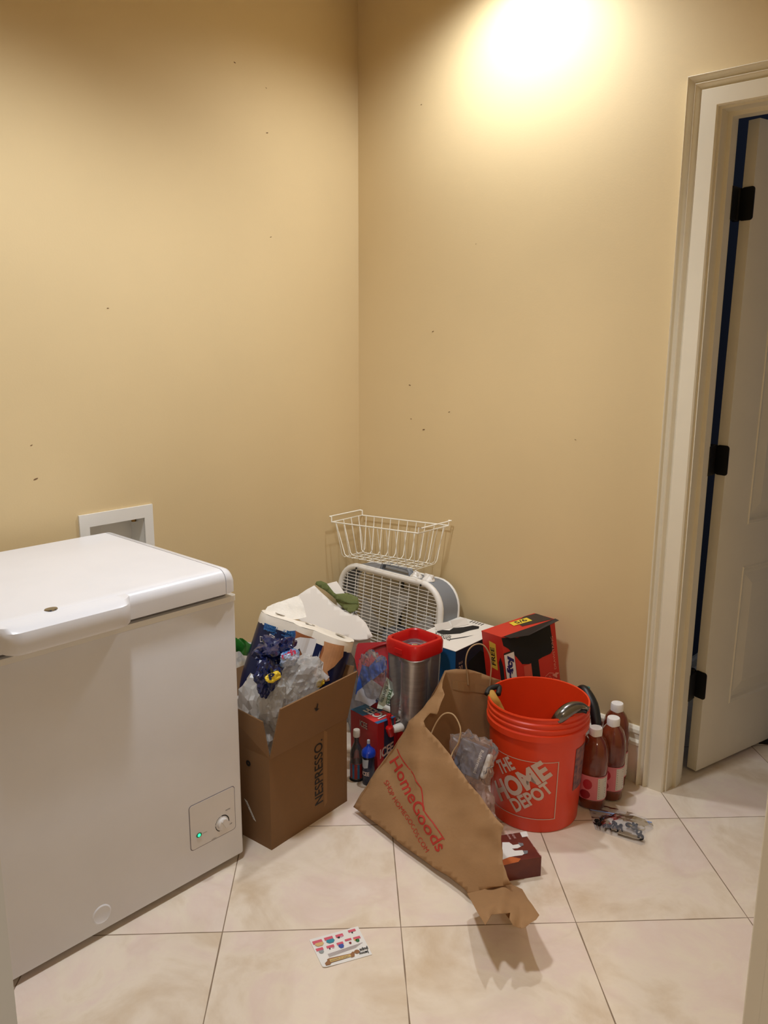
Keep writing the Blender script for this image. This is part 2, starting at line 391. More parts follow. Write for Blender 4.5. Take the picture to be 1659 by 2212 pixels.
for a, b, c, d in pan:
    mb = MB(); cx, cz = (a+b)/2, (c+d)/2; W, H = b-a, d-c
    def ring(o, y): return [(cx-W/2+o, y, cz-H/2+o), (cx+W/2-o, y, cz-H/2+o), (cx+W/2-o, y, cz+H/2-o), (cx-W/2+o, y, cz+H/2-o)]
    levels = [(0, 0), (.004, -.003), (.012, .001), (.018, .009), (.03, .0095), (.062, .0025), (.066, .0015)]
    v = []
    for o, y in levels: v += ring(o, y)
    f = []
    for i in range(len(levels)-1):
        for q in range(4): f.append([i*4+q, i*4+(q+1) % 4, (i+1)*4+(q+1) % 4, (i+1)*4+q])
    f.append([(len(levels)-1)*4+q for q in range(4)]); mb.add(v, f).build('panel', trimm, door, DM)
for zc in (1.80, 1.055, .315):
    hm = MB(); pl = rrect(.036, .09, .009); 
    # leaf plate on the hinge edge of the door, knuckle in the gap, plate on the jamb
    e = Matrix((-ND, Vector((0, 0, 1)), -UD)).transposed().to_4x4(); sh_ = ND*(zc-.012)*math.tan(math.radians(.45)); e.translation = DA+sh_+Vector((0, 0, zc-.012))-ND*.014
    hm.prism([(x, y) for x, y in rrect(.042, .092, .009)], 0, .0028, M=e)
    hm.tube([DA+sh_-ND*.046+Vector((0, 0, zc-.012-.046))-UD*.004, DA+sh_-ND*.046+Vector((0, 0, zc-.012+.046))-UD*.004], .009, n=12)
    hm.box(-.016, .0, -.045, .045, 0, .0028, M=e@Matrix.Translation((.036, 0, 0)))
    hm.box(JX-.01, JX+.0035, .118, .160, zc-.045, zc+.045)
    hm.build('hinge', blackm, door, label='black rounded hinge')
# washing-machine outlet box let into the left wall
ob = thing('wall_outlet_box', 'white recessed washer outlet box in the left wall behind the freezer', 'outlet box', (0, -1.088, .73))
pl = MB()
a0, a1, b0, b1 = -1.214, -.962, .665, .889; c0, c1, d0, d1 = -1.182, -.993, .70, .849
for q in ((a0, c0, b0, b1), (c1, a1, b0, b1), (c0, c1, d1, b1), (c0, c1, b0, d0)): pl.box(0, .007, q[0], q[1], q[2], q[3])
pl.build('face_frame', whitep, ob)
inn = MB(); inn.box(-.085, -.08, c0-.004, c1+.004, d0-.004, d1+.004); inn.box(-.08, .001, c0-.004, c0, d0-.004, d1+.004); inn.box(-.08, .001, c1, c1+.004, d0-.004, d1+.004)
inn.box(-.08, .001, c0, c1, d0-.004, d0); inn.box(-.08, .001, c0, c1, d1, d1+.004)
inn.build('recess', whitep, ob)
MB().tube([(-.05, -1.0, d1), (-.05, -1.0, d1-.02)], .008).tube([(-.035, -1.012, d1-.012), (-.065, -.996, d1-.012)], .004).build('valve', mat('brass', (150, 120, 70), .35, metal=.8), ob)
# ================================================================ CHEST FREEZER
fx0, fx1, fy0, fy1 = .075, .66, -2.03, -1.134
fz = thing('chest_freezer', 'white chest freezer against the left wall', 'freezer', ((fx0+fx1)/2, (fy0+fy1)/2, 0))
b = MB().box(fx0, fx1, fy0, fy1, .018, .755, bev=.006, seg=3); b.build('body', whitem, fz, smooth=30)
b = MB(); rim = [(x+(fx0+fx1)/2, y+(fy0+fy1)/2) for x, y in rrect(fx1-fx0+.008, fy1-fy0+.008, .012, 4)]
b.prism(rim, .752, .766); b.build('top_rim', whitep, fz, smooth=30)
rim2 = [(x+(fx0+fx1)/2, y+(fy0+fy1)/2) for x, y in rrect(fx1-fx0-.022, fy1-fy0-.022, .02, 4)]
MB().prism(rim2, .764, .781).build('gasket', mat('gasket_grey', (150, 145, 145), .6), fz)
# lid: rounded slab; profile across depth, extruded along y, with a separate end cap
def lid_section(y0, y1, inset=0):
    pr = []; X0, X1, z0, z1 = fx0-.01, fx1+.012, .779, .841; r = .03
    pr += [(X1-inset, z0), (X1-inset, z1-r)]
    for i in range(1, 8): a = PI/2*i/8; pr.append((X1-inset-r+r*math.cos(a), z1-inset*.4-r+r*math.sin(a)))
    pr += [(X1-inset-r-.01, z1-inset*.4), (X0+.012, z1-inset*.4), (X0, z1-.01), (X0, z0)]
    n = len(pr); v = [(x, y0, z) for x, z in pr]+[(x, y1, z) for x, z in pr]
    return v, [[i, n+i, n+(i+1) % n, (i+1) % n] for i in range(n)]+[list(range(n)), [n+i for i in range(n)][::-1]]
seam = fy1-.036
MB().add(*lid_section(fy0+.03, seam)).build('lid', whitem, fz, smooth=35)
MB().add(*lid_section(seam, seam+.0016, .0025)).build('lid_seam', mat('seam_grey', (130, 122, 128), .6), fz)
# end cap: lid section shrinking to a rounded end
cap = MB(); X0, X1, z0, z1, r = fx0-.01, fx1+.0125, .779, .8415, .030
rings = []
for k in range(7):
    t = k/6; ins = .022*(1-math.cos(t*PI/2)); y = seam+.0016+.030*math.sin(t*PI/2)
    pr = [(X1-ins*.55, z0), (X1-ins*.55, z1-r-ins*.2)]
    for i in range(1, 8): a = PI/2*i/8; pr.append((X1-ins*.55-r+r*math.cos(a), z1-ins*.7-r+r*math.sin(a)))
    pr += [(X1-r-.012, z1-ins*.7), (X0+.012, z1-ins*.7), (X0, z1-.01-ins*.5), (X0, z0)]
    rings.append([(x, y, z) for x, z in pr])
n = len(rings[0]); v = [p for rg in rings for p in rg]; f = [[i*n+j_, (i+1)*n+j_, (i+1)*n+(j_+1) % n, i*n+(j_+1) % n] for i in range(6) for j_ in range(n)]
f += [list(range(n)), [6*n+i for i in range(n)][::-1]]
cap.add(v, f).build('lid_end_cap', whitem, fz, smooth=40)
# wide handle bulging from the middle of the lid
hy0, hy1 = -1.745, -1.440; v = []; ny = 24
for k in range(ny+1):
    t = k/ny; y = hy0+(hy1-hy0)*t; e = min(t, 1-t)*2; g = 1-(1-min(1, e*3.2))**3; bul = .004+.036*g
    X = fx1+.010
    v += [(X-.06, y, .8405), (X+bul*.55, y, .838-.001*g), (X+bul*.92, y, .830-.003*g), (X+bul, y, .818-.002*g), (X+bul*.98, y, .793-.006*g), (X+bul*.85, y, .787-.008*g), (X-.02, y, .782)]
f = [[k*7+i, k*7+i+1, (k+1)*7+i+1, (k+1)*7+i] for k in range(ny) for i in range(6)]+[list(range(7))[::-1], [ny*7+i for i in range(7)]]
MB().add(v, f).build('lid_handle', whitem, fz, smooth=35)
lk = at(110, 1316, 2, .8408)
MB().lathe([(0, .002), (.009, .002), (.0125, .0015), (.0135, 0), (.0135, -.003)], 20, M=Matrix.Translation(lk)@Matrix.Diagonal((.8, 1.1, 1, 1))).build('lock', chrome, fz, smooth=30)
# control panel
PM = lambda a, b_: (fx1+.0016, a, b_)
cy0, cy1, cz0, cz1 = -1.302, -1.160, .106, .232
tilt = Matrix.Translation(Vector((fx1, (cy0+cy1)/2, (cz0+cz1)/2)))@Matrix(((0, 0, 1, 0), (1, 0, 0, 0), (0, 1, 0, 0), (0, 0, 0, 1)))
cp = MB().prism(rrect(cy1-cy0, cz1-cz0, .008), 0, .0012, M=tilt).build('control_panel', mat('panel_white', (226, 220, 215), .35), fz)
MB().prism(rrect(cy1-cy0+.004, cz1-cz0+.004, .009), -.0005, .0005, M=tilt).build('panel_groove', mat('seam_grey', (130, 122, 128), .6), fz)
lp = at(430, 1804, 0, fx1+.0018)
LT = Matrix.Translation(lp)@tilt.to_3x3().to_4x4()
MB().prism([(math.cos(2*PI*i/20)*.0085, math.sin(2*PI*i/20)*.0065) for i in range(20)], 0, .0008, M=LT).build('light_ring', mat('dark_green', (16, 120, 84), .4), cp)
MB().lathe([(0, .002), (.0042, .0016), (.005, 0)], 16, M=LT).build('indicator_light', mat('green_led', (40, 240, 170), .4, emit=1.3), cp)
kp = at(480, 1778, 0, fx1+.0012); KT = Matrix.Translation(kp)@tilt.to_3x3().to_4x4()
MB().lathe([(0, .010), (.014, .010), (.016, .008), (.0165, .001), (.019, .001), (.019, 0)], 32, M=KT).box(-.0022, .0022, -.013, .013, .009, .0125, M=KT@Matrix.Rotation(.5, 4, 'Z')).build('control_knob', mat('panel_white', (226, 220, 215), .35), cp, smooth=30)
arc = [(math.cos(a)*.0215, math.sin(a)*.0215) for a in [math.radians(x) for x in range(-10, 100, 8)]]
arc2 = [(math.cos(a)*.0215, math.sin(a)*.0215) for a in [math.radians(x) for x in range(180, 250, 8)]]
arc3 = [(math.cos(a)*.0215, math.sin(a)*.0215) for a in [math.radians(x) for x in range(100, 180, 8)]]
fnk = lambda x, y: KT@Vector((x, y, .0005))
sheet('dial_marks', strip(arc, .003)+strip(arc2, .0018)+strip(arc3, .001), fnk, blackp, cp)
for w_ in (('warmer', (.012, .030), (.016, 0), (0, .0035), 0), ('colder', (-.036, -.034), (.016, 0), (0, .0035), 0), ('off', (.024, -.016), (.008, 0), (0, .004), 0), ('power', (-.062, -.003), (.013, 0), (0, .003), 0)):
    lettering('lettering', [w_], mat('grey_print', (110, 104, 100), .6), cp, fnk)
dp = at(220, 1975, 0, fx1); DT = Matrix.Translation(dp)@tilt.to_3x3().to_4x4()
MB().lathe([(0, .0010), (.019, .0010), (.0215, .0022), (.0235, .0012), (.0245, 0)], 36, M=DT).build('drain_cap', whitem, fz, smooth=30)
for x in (fx0+.06, fx1-.05):
    for y in (fy0+.06, fy1-.06): MB().lathe([(0, 0), (.02, 0), (.02, .02), (0, .02)], 16, M=Matrix.Translation((x, y, 0))).build('foot', blackp, fz)
# ================================================================ SHIPPING CARTON
A = Vector((.689, -1.059, 0)); B = Vector((.665, -.735, 0)); eu = (B-A).normalized(); ev = Vector((-eu.y, eu.x, 0))  # ev into the box (-x)
cw, cdp, ch = (B-A).length, .262, .283
CM = Matrix((eu, ev, Vector((0, 0, 1)))).transposed().to_4x4(); CM.translation = A
bx = thing('shipping_box', 'tall open brown cardboard box beside the freezer, stuffed with packaging', 'cardboard box', A+eu*cw/2+ev*cdp/2)
t = .004; b = MB()
def panel(mb, pts, th, M=I4, seg=None):
    """quad sheet given thickness"""
    P = [Vector(p) for p in pts]; n = (P[1]-P[0]).cross(P[2]-P[0]).normalized()*th
    k = len(P); mb.add(P+[p+n for p in P], [list(range(k))[::-1], [k+i for i in range(k)]]+[[i, (i+1) % k, k+(i+1) % k, k+i] for i in range(k)], M)
b.box(0, cw, 0, t, .0, ch, M=CM); b.box(0, cw, cdp-t, cdp, 0, ch, M=CM); b.box(0, t, t, cdp-t, 0, ch, M=CM); b.box(cw-t, cw, t, cdp-t, 0, ch, M=CM); b.box(t, cw-t, t, cdp-t, 0, t, M=CM)
b.build('body', card, bx)
pf = MB(); tA = CM.inverted()@at(604, 1531, 0, .735); tB = CM.inverted()@at(770, 1449, 0, .725)
panel(pf, [(0, 0, ch), (cw, 0, ch), tB, tA], t, CM); pf.build('front_flap', card, bx)
pf = MB(); panel(pf, [(cw, 0, ch), (cw, cdp, ch), (cw+.02, cdp+.0, ch+.13), (cw+.055, .015, ch+.145)], -t, CM); pf.build('side_flap', card, bx)
pf = MB(); panel(pf, [(0, cdp, ch), (0, 0, ch), (-.004, .02, ch+.105), (-.02, .20, ch+.13)], -t, CM); pf.build('side_flap', card, bx)
pf = MB(); panel(pf, [(cw, cdp, ch), (0, cdp, ch), (.03, cdp+.05, ch+.13), (cw-.02, cdp+.05, ch+.13)], -t, CM); pf.build('back_flap', card, bx)
cfn = lambda x, y: CM@Vector((x, -.0008, y))
lettering('lettering', [('NESPRESSO.', (.215, .052), (0, .205), (-.036, .0), .012)], blackp, bx, cfn)
sheet('tape_scar', [[(.22, .03), (.232, .04), (.236, .27), (.222, .28), (.218, .15)]], lambda x, y: CM@Vector((x, -.0004, y)), mat('cardboard_worn', (146, 107, 67), .8), bx)
Pf = [(0, 0, ch), (cw, 0, ch), tB, tA]; Pf = [CM@Vector(p) for p in Pf]; nf = (Pf[1]-Pf[0]).cross(Pf[2]-Pf[0]).normalized()
aw = lambda x, y: atp(x, y, Pf[0]+(-nf)*.0 if nf.dot(CAM-Pf[0]) < 0 else Pf[0]+nf*(t+.001), nf)
if nf.dot(CAM-Pf[0]) < 0: aw = lambda x, y: atp(x, y, Pf[0]-nf*.001, nf)
sheet('arrow_mark', strip([(687, 1520), (684, 1533)], 2)+[[(679, 1530), (690, 1531), (683, 1537)]], aw, blackp, bx)
lb = at(540, 1745, 1, A.y-.02); lv = -ev
lab = lambda x, y: CM@Vector((-.0012, x, y))
sheet('sticker', [[(.095, .118), (.108, .122), (.072, .070), (.060, .066)]], lambda x, y: CM@Vector((-.001, x, y)), paper, bx)
lettering('lettering', [('29 103', (.097, .115), (-.03, -.043), (.006, .002), 0)], mat('grey_print', (110, 104, 100), .6), bx, lambda x, y: CM@Vector((-.0016, x, y)))
MB().lathe([(.003, 0), (.009, 0), (.009, .0006), (.003, .0006)], 20, M=CM@Matrix.Translation((-.001, .085, .24))@Matrix.Rotation(-PI/2, 4, 'Y')).build('stamp_mark', blackp, bx)
# ---- paper towel pack leaning in the carton
tw = thing('paper_towel_pack', 'white paper towel rolls in navy wrap printed with a brown dog, leaning in the box', 'paper towels', (.53, -.80, .25))
tl_ = Vector((.372, -.812, .578)); trr = Vector((.632, -.672, .502))      # middle of the top, left and right ends
uu = (trr-tl_); TL = uu.length; uu.normalize()
ww = Vector((-.20, .20, 1)); ww = (ww-uu*ww.dot(uu)).normalized(); vv = ww.cross(uu)   # vv points away from the camera
TM = Matrix((uu, vv, ww)).transposed().to_4x4(); TM.translation = (tl_+trr)/2
RR = TL/6; TH = .27
towelm = mat('towel_paper', (243, 236, 224), .95, bump=.7, bscale=110)
def scallop(o, n=7, rr=RR):
    """outline of a row of three touching rolls"""
    pts = []
    for i, s0, s1 in ((2, -60, 90), (1, 60, 90)):
        pass
    c = [-2*RR, 0, 2*RR]; R_ = rr+o
    for a in range(-150+60, 91, 15): pts.append((c[2]+R_*math.cos(math.radians(a)), R_*math.sin(math.radians(a))))
    for a in range(50, 131, 16): pts.append((c[1]+R_*math.cos(math.radians(a)), R_*math.sin(math.radians(a))))
    for a in range(90, 271, 15): pts.append((c[0]+R_*math.cos(math.radians(a)), R_*math.sin(math.radians(a))))
    for a in range(230, 311, 16): pts.append((c[1]+R_*math.cos(math.radians(a)), R_*math.sin(math.radians(a))))
    return pts
DEP = 1.2
TS = TM@Matrix.Diagonal((1, DEP, 1, 1))
for i in (-1, 0, 1):
    mb = MB(); mb.lathe([(.015, -TH), (.015, -.008), (.020, -.005), (RR-.009, -.004), (RR-.002, -.010), (RR-.001, -TH)], 36, M=TS@Matrix.Translation((i*2*RR, 0, .0)))
    r_ = mb.build('towel_roll', towelm, tw, smooth=40)
    MB().lathe([(.0135, -.04), (.0135, -.006), (.0155, -.006), (.0155, -.04)], 20, M=TS@Matrix.Translation((i*2*RR, 0, 0))).build('cardboard_core', mat('core_brown', (150, 122, 92), .8), r_)
def wrapbody(z0, z1, off, name, m, steps=6, wob=0):
    pl = scallop(off); n = len(pl); v = []
    for k in range(steps+1):
        z = z0+(z1-z0)*k/steps
        for x, y in pl:
            s = 1+wob*nz(x*30, y*30, z*40); v.append((x*s, y*s*DEP, z+(wob*.12*nz(x*25+3, y*25) if k == steps else 0)))
    f = [[k*n+i, k*n+(i+1) % n, (k+1)*n+(i+1) % n, (k+1)*n+i] for k in range(steps) for i in range(n)]
    return MB().add(v, f).build(name, m, tw, TM, smooth=40)
wrapm = mat('navy_wrap', (15, 26, 66), .3, coat=.1)
wr_ = wrapbody(-TH-.002, -.032, .0012, 'wrapper', wrapm)
milk = mat('milky_film', (243, 235, 222), .38, bump=.35, bscale=45)
wrapbody(-.034, -.001, .0018, 'clear_film', milk, 4, .03)
pl_ = scallop(.0016); vs_ = [(x*k_, y*k_*DEP, -.0005+.006*(1-k_)+.004*nz(x*k_*40, y*k_*40, 3)) for k_ in (1, .93, .8, .6, .4, .2, .02) for x, y in pl_]; n_ = len(pl_)
MB().add(vs_, [[a*n_+i, a*n_+(i+1) % n_, (a+1)*n_+(i+1) % n_, (a+1)*n_+i] for a in range(6) for i in range(n_)]).build('top_film', milk, tw, TM, smooth=True)
for i in (-1, 0, 1):  # grey discs on the film, shade of the core dents put into the colour
    MB().lathe([(.0, 0), (.013, .0), (.0165, .0012)], 18, M=TS@Matrix.Translation((i*2*RR+.006, 0, .0052))@Matrix.Diagonal((1, .6, 1, 1))).build('core_shade_disc', mat('hollow_shade', (176, 166, 152), .8), tw)
lsn = Vector((.55, -.55, .62)).normalized(); ls0 = tl_+Vector((.0, .0, .01))
def lsf(x, y): return atp(x, y, ls0, lsn)+lsn*(.004*nz(x*.05, y*.05)+.0012*math.sin(x*.9)*math.sin(y*.9))
sheet('loose_sheet', [[(570, 1322), (578, 1311), (600, 1301), (640, 1287), (647, 1288), (655, 1305), (662, 1333), (640, 1338), (600, 1338), (575, 1332)]], lsf, mat('towel_paper', (243, 236, 224), .95), tw, step=3, smooth=True)
# printed pictures follow the front of the rolls (y towards the camera is negative)
def tfront(x, z, o=.0022):
    xx = max(-3*RR+.001, min(3*RR-.001, x)); best = 0
    for i in (-1, 0, 1):
        d = xx-i*2*RR
        if abs(d) < RR: best = max(best, math.sqrt((RR+.0012)**2-d*d))
    best = max(best, (RR+.0012)*.78) if abs(xx) < 2*RR else best
    return TM@Vector((xx, -best*DEP-o, z))
T0 = TM.translation; TN = -vv
def tp(px, py):   # pixel on the face of the pack -> (x, z) in the pack's own frame
    p = TM.inverted()@atp(px, py, T0+TN*(RR*1.15), TN); return (p.x, p.z)
brown = mat('dog_brown', (156, 92, 52), .35, noise_amt=.3, nscale=25); brown2 = mat('dog_tan', (196, 140, 96), .35, noise_amt=.2, nscale=30)
def tdecal(name, m, polys, o=.0022): sheet(name, [[tp(*q) for q in P] for P in polys], lambda x, z: tfront(x, z, o), m, wr_, step=.008)
tdecal('printed_banner', mat('mid_blue_print', (34, 82, 140), .3), [[(572, 1345), (640, 1370), (640, 1382), (570, 1358)], [(640, 1362), (638, 1378), (600, 1378), (583, 1368)]])
tdecal('printed_dog', brown, [[(638, 1362), (690, 1385), (705, 1400), (712, 1440), (690, 1470), (660, 1440), (640, 1425), (650, 1400), (638, 1378)]])
tdecal('printed_dog', brown2, [[(700, 1385), (742, 1396), (738, 1420), (722, 1440), (708, 1450), (712, 1470), (690, 1476), (688, 1450), (692, 1425), (700, 1405)]], .003)
tdecal('printed_towel', mat('print_white', (226, 222, 222), .35), [[(584, 1368), (600, 1380), (616, 1380), (620, 1384), (650, 1376), (690, 1382), (694, 1392), (688, 1425), (680, 1428), (655, 1420), (648, 1400), (636, 1410), (600, 1410), (575, 1398)], [(690, 1425), (700, 1430), (698, 1448), (712, 1462), (705, 1470), (684, 1452)]], .0036)
lettering('lettering', [('Quilted', tp(757, 1437), (.075, 0), (0, .03), .01)], whiteink, wr_, lambda x, z: tfront(x, z, .004), .01)
lettering('lettering', [('TOALLAS DE PAPEL', tp(573, 1352), tuple(Vector(tp(636, 1376))-Vector(tp(573, 1352))), (0, .009), 0), ('papel absorbente', tp(571, 1360), tuple(Vector(tp(636, 1386))-Vector(tp(571, 1360))), (0, .008), 0)], mat('mid_blue_print2', (70, 130, 190), .4), wr_, lambda x, z: tfront(x, z, .0045), .01)
sheet('logo', strip([tp(563, 1374), tp(571, 1376), tp(572, 1384), tp(564, 1386), tp(563, 1374)], .0012), lambda x, z: tfront(x, z, .004), whiteink, wr_)
# ---- crumpled films in and on the carton
navyfilm = mat('navy_film', (12, 22, 70), .2, coat=.35, noise_amt=.5, nscale=9, two=(24, 36, 86))
whitefilm = film('white_film', (245, 238, 230), .82, .3, .35)
clearfilm = film('clear_film', (240, 238, 236), .12, .12, .18)
clearfilm2 = film('clear_film_dense', (250, 249, 248), .46, .12, .2)
def tb(o, label, cat, group=None): return tag(o, label, cat, group)
tb(blob('plastic_bag', (.0, .0, .0), (.085, .070, .15), 3, whitefilm, amp=.24, crease=12, M=Matrix.Translation(CM@Vector((.078, .115, .305)))), 'crumpled white plastic packaging filling the left of the brown box', 'plastic bag')
tb(blob('plastic_bag', (0, 0, 0), (.05, .075, .062), 5, clearfilm2, amp=.34, crease=16, M=Matrix.Translation(at(648, 1468, 0, .625))), 'crinkled clear plastic bag on top of the brown box, in front of the paper towels', 'plastic bag')
tb(blob('plastic_bag', (0, 0, 0), (.042, .05, .08), 6, clearfilm2, amp=.3, crease=14, M=Matrix.Translation(at(600, 1520, 0, .635))), 'smaller clear plastic film poking up at the front corner of the brown box', 'plastic bag')
nb = thing('snack_bag', 'crumpled navy blue glossy bag with a yellow label, lying on the box packaging', 'snack bag', at(590, 1430, 0, .60))
blob('bag_film', (0, 0, 0), (.045, .058, .042), 8, navyfilm, nb, amp=.5, crease=12, M=Matrix.Translation(at(592, 1412, 0, .605)))
blob('bag_film', (0, 0, 0), (.026, .032, .048), 11, navyfilm, nb, amp=.45, crease=12, M=Matrix.Translation(at(576, 1462, 0, .64)))
PPm = Matrix.Translation(at(626, 1420, 0, .65)); blob('printed_panel', (0, 0, 0), (.018, .033, .024), 12, mat('pale_blue_film', (206, 212, 230), .2, coat=.5, noise_amt=.4, nscale=22, two=(70, 120, 180)), nb, amp=.25, crease=10, M=PPm)
blob('yellow_label', (0, 0, 0), (.010, .022, .015), 14, yellow, nb, amp=.3, crease=10, M=Matrix.Translation(at(589, 1463, 0, .672)))
blob('yellow_label', (0, 0, 0), (.006, .014, .010), 15, yellow, nb, amp=.3, crease=10, M=Matrix.Translation(at(692, 1476, 0, .665)))
un = Vector((.85, -.5, .2)).normalized(); up0 = PPm.translation+un*.021
lettering('lettering', [('uth', (610, 1425), (30, -13), (-3, -13), .05)], mat('pink_red', (214, 60, 100), .5), nb, lambda x, y: atp(x, y, up0, un))
lettering('lettering', [('P', (582, 1470), (13, -5), (-3, -13), .06)], navy, nb, lambda x, y: atp(x, y, at(589, 1463, 0, .683), un))
# ---- green and clear crumpled bag behind the freezer corner
gb = thing('garbage_bag', 'clear plastic bag with a green plastic strip, squeezed behind the freezer corner', 'plastic bag', (.22, -.80, 0))
blob('clear_film', (.0, 0, .19), (.15, .13, .20), 21, clearfilm2, gb, amp=.3, crease=10, zmin=.0, M=Matrix.Translation((.22, -.80, 0)))
blob('clear_film', (0, 0, 0), (.05, .05, .07), 22, clearfilm2, gb, amp=.4, crease=12, M=Matrix.Translation((.30, -.72, .42)))
gm = mat('green_film', (52, 128, 46), .18, coat=.5, noise_amt=.4, nscale=20)
pts = smoothline([(.27, -.90, .46), (.30, -.86, .455), (.34, -.83, .43), (.38, -.80, .39), (.41, -.78, .34)], 8)
v = []
for i, p in enumerate(pts):
    t = i/(len(pts)-1); wd = .016+.010*math.sin(t*PI)+.004*math.sin(i*1.3)
    v += [p+Vector((-.01*math.sin(i*.8), 0, wd)), p+Vector((.012, -.01*math.cos(i), .004*math.sin(i*2))), p+Vector((.004*math.sin(i), .0, -wd))]
f = [[i*3+k, i*3+k+1, i*3+k+4, i*3+k+3] for i in range(len(pts)-1) for k in (0, 1)]
MB().add(v, f).build('green_strip', gm, gb, smooth=True)
# ---- white paper carrier bag with green straps, between carton and fan
wb = thing('tote_bag', 'large white paper sheet bag with olive green strap handles, behind the paper towels', 'tote bag', (.26, -.52, 0))
bp0 = Vector((.40, -.50, .40)); bnm = Vector((.62, -.66, .60)).normalized()
def wbf(px, py, o=0):
    p = atp(px, py, bp0, bnm); return p+bnm*(o+.005*nz(px*.012, py*.012))
def step_px(polys, fn, name, m, parent, st=10, **k): return sheet(name, polys, fn, m, parent, step=st, **k)
outer = [(640, 1289), (662, 1274), (679, 1265), (694, 1280), (720, 1303), (745, 1322), (768, 1325), (790, 1345), (806, 1376), (792, 1382), (776, 1384), (745, 1380), (700, 1370), (650, 1345), (618, 1330), (620, 1300)]
step_px([outer], lambda x, y: wbf(x, y), 'front_sheet', mat('white_paper2', (234, 226, 216), .7, bump=.1), wb, 12, smooth=True, thick=.002)
step_px([[(701, 1261), (727, 1254), (747, 1284), (722, 1285)]], lambda x, y: wbf(x, y, -.012), 'back_sheet', mat('white_paper2', (234, 226, 216), .7), wb, 12, thick=.002)
# body of the bag reaching the floor
q = [wbf(*p, -.004) for p in ((640, 1295), (700, 1290), (760, 1330), (800, 1376))]
bd = MB(); top = [p-bnm*.015 for p in q]; low = [Vector((p.x*.9+.0, p.y+.03, 0)) for p in top]; low2 = [Vector((p.x-.10, p.y+.06, 0)) for p in low]; top2 = [p-bnm*.05+Vector((0, 0, -.02)) for p in top]
rows = [top, low, low2, top2]; v = [p for rw in rows for p in rw]
f = [[r*4+i, r*4+i+1, ((r+1) % 4)*4+i+1, ((r+1) % 4)*4+i] for r in range(4) for i in range(3)]+[[0, 4, 8, 12], [3, 15, 11, 7]]
bd.add(v, f).build('bag_body', mat('white_paper2', (234, 226, 216), .7), wb)
lettering('lettering', [('Rcv 5', (652, 1302), (34, -13), (2, -8), .03), ('no lamp!!', (657, 1320), (46, -14), (3, -9), .03)], mat('pencil_grey', (150, 146, 142), .7), wb, lambda x, y: wbf(x, y, .0016), 10)
olive = mat('olive_webbing', (92, 100, 52), .85, bump=.4, bscale=300)
step_px([[(681, 1263), (684, 1257), (694, 1256), (706, 1262), (722, 1283), (745, 1300), (772, 1300), (774, 1306), (757, 1306), (742, 1303), (725, 1297), (705, 1279)]], lambda x, y: wbf(x, y, .010+.006*math.sin(x*.08)), 'strap', olive, wb, 8, thick=.0015, smooth=True)
step_px([[(720, 1285), (752, 1282), (773, 1291), (776, 1308), (773, 1318), (757, 1325), (745, 1318), (728, 1302)]], lambda x, y: wbf(x, y, .004), 'strap', mat('olive_webbing2', (106, 112, 62), .85, bump=.4, bscale=300), wb, 8, thick=.0015, smooth=True)
# grey translucent bag beside the sheet
tb(blob('plastic_bag', (0, 0, .20), (.055, .05, .21), 31, film('grey_film', (200, 200, 205), .45, .15, .4), amp=.35, crease=12, zmin=.001, M=Matrix.Translation((.385, -.395, 0))@Matrix.Rotation(-.15, 4, 'Y')), 'greyish translucent crumpled bag against the fan grille', 'plastic bag')
# ================================================================ BOX FAN
FM = TR(.305, -.15, 0, rz=0)@Matrix.Rotation(-.10, 4, 'X')     # leans back on the wall
fan = thing('box_fan', 'white and grey box fan leaning back against the right wall', 'fan', (.305, -.15, 0))
FW, FH, FD, FR = .525, .53, .115, .10
def ringband(mb, w, h, r, y0, y1, wi, hi, ri, n=8):
    """frame between two rounded rectangles (in x-z), from y0 to y1"""
    o = rrect(w, h, r, n); i_ = rrect(wi, hi, ri, n); k = len(o)
    v = [(x, y0, z+h/2) for x, z in o]+[(x, y1, z+h/2) for x, z in o]+[(x, y1, z+h/2) for x, z in i_]+[(x, y0, z+h/2) for x, z in i_]
    f = [[a*k+j, a*k+(j+1) % k, ((a+1) % 4)*k+(j+1) % k, ((a+1) % 4)*k+j] for a in range(4) for j in range(k)]
    return mb.add(v, f)
fanM = FM@Matrix.Translation((0, 0, .012))
ringband(MB(), FW, FH, FR, -FD/2+.012, FD/2-.006, FW-.008, FH-.008, FR-.004).build('housing', mat('fan_grey', (132, 136, 142), .5), fan, fanM, smooth=30)
fr_ = MB()
pl = [(x, -FD/2+.008, z+FH/2) for x, z in rrect(FW-.012, FH-.012, FR-.006, 8)]
fr_.tube(pl, .0120, n=10, closed=True)
fr_.build('front_trim', whitep, fan, fanM, smooth=50)
MB().tube([(x, FD/2-.006, z+FH/2) for x, z in rrect(FW-.006, FH-.006, FR-.003, 8)], .007, n=8, closed=True).build('rear_trim', whitep, fan, fanM, smooth=50)
gw_, gh_, gr_ = FW-.035, FH-.035, FR-.018
def clipx(z):
    """half width of the grille opening at height z from its centre"""
    a = abs(z)-(gh_/2-gr_)
    return gw_/2 if a <= 0 else gw_/2-gr_+math.sqrt(max(0, gr_**2-a*a))
def grille(y, dz, dx, r, name):
    g = MB(); z = -gh_/2+dz*.6
    while z < gh_/2: hx = clipx(z); g.tube([(-hx, y, z+FH/2), (hx, y, z+FH/2)], r, n=5, caps=False); z += dz
    x = -gw_/2+dx*.55
    while x < gw_/2:
        a = abs(x)-(gw_/2-gr_); hz = gh_/2 if a <= 0 else gh_/2-gr_+math.sqrt(max(0, gr_**2-a*a))
        g.tube([(x, y+r, -hz+FH/2), (x, y+r, hz+FH/2)], r*1.15, n=5, caps=False); x += dx
    return g.build(name, whitep, fan, fanM)
grille(-FD/2+.004, .0128, .046, .0016, 'front_grille')
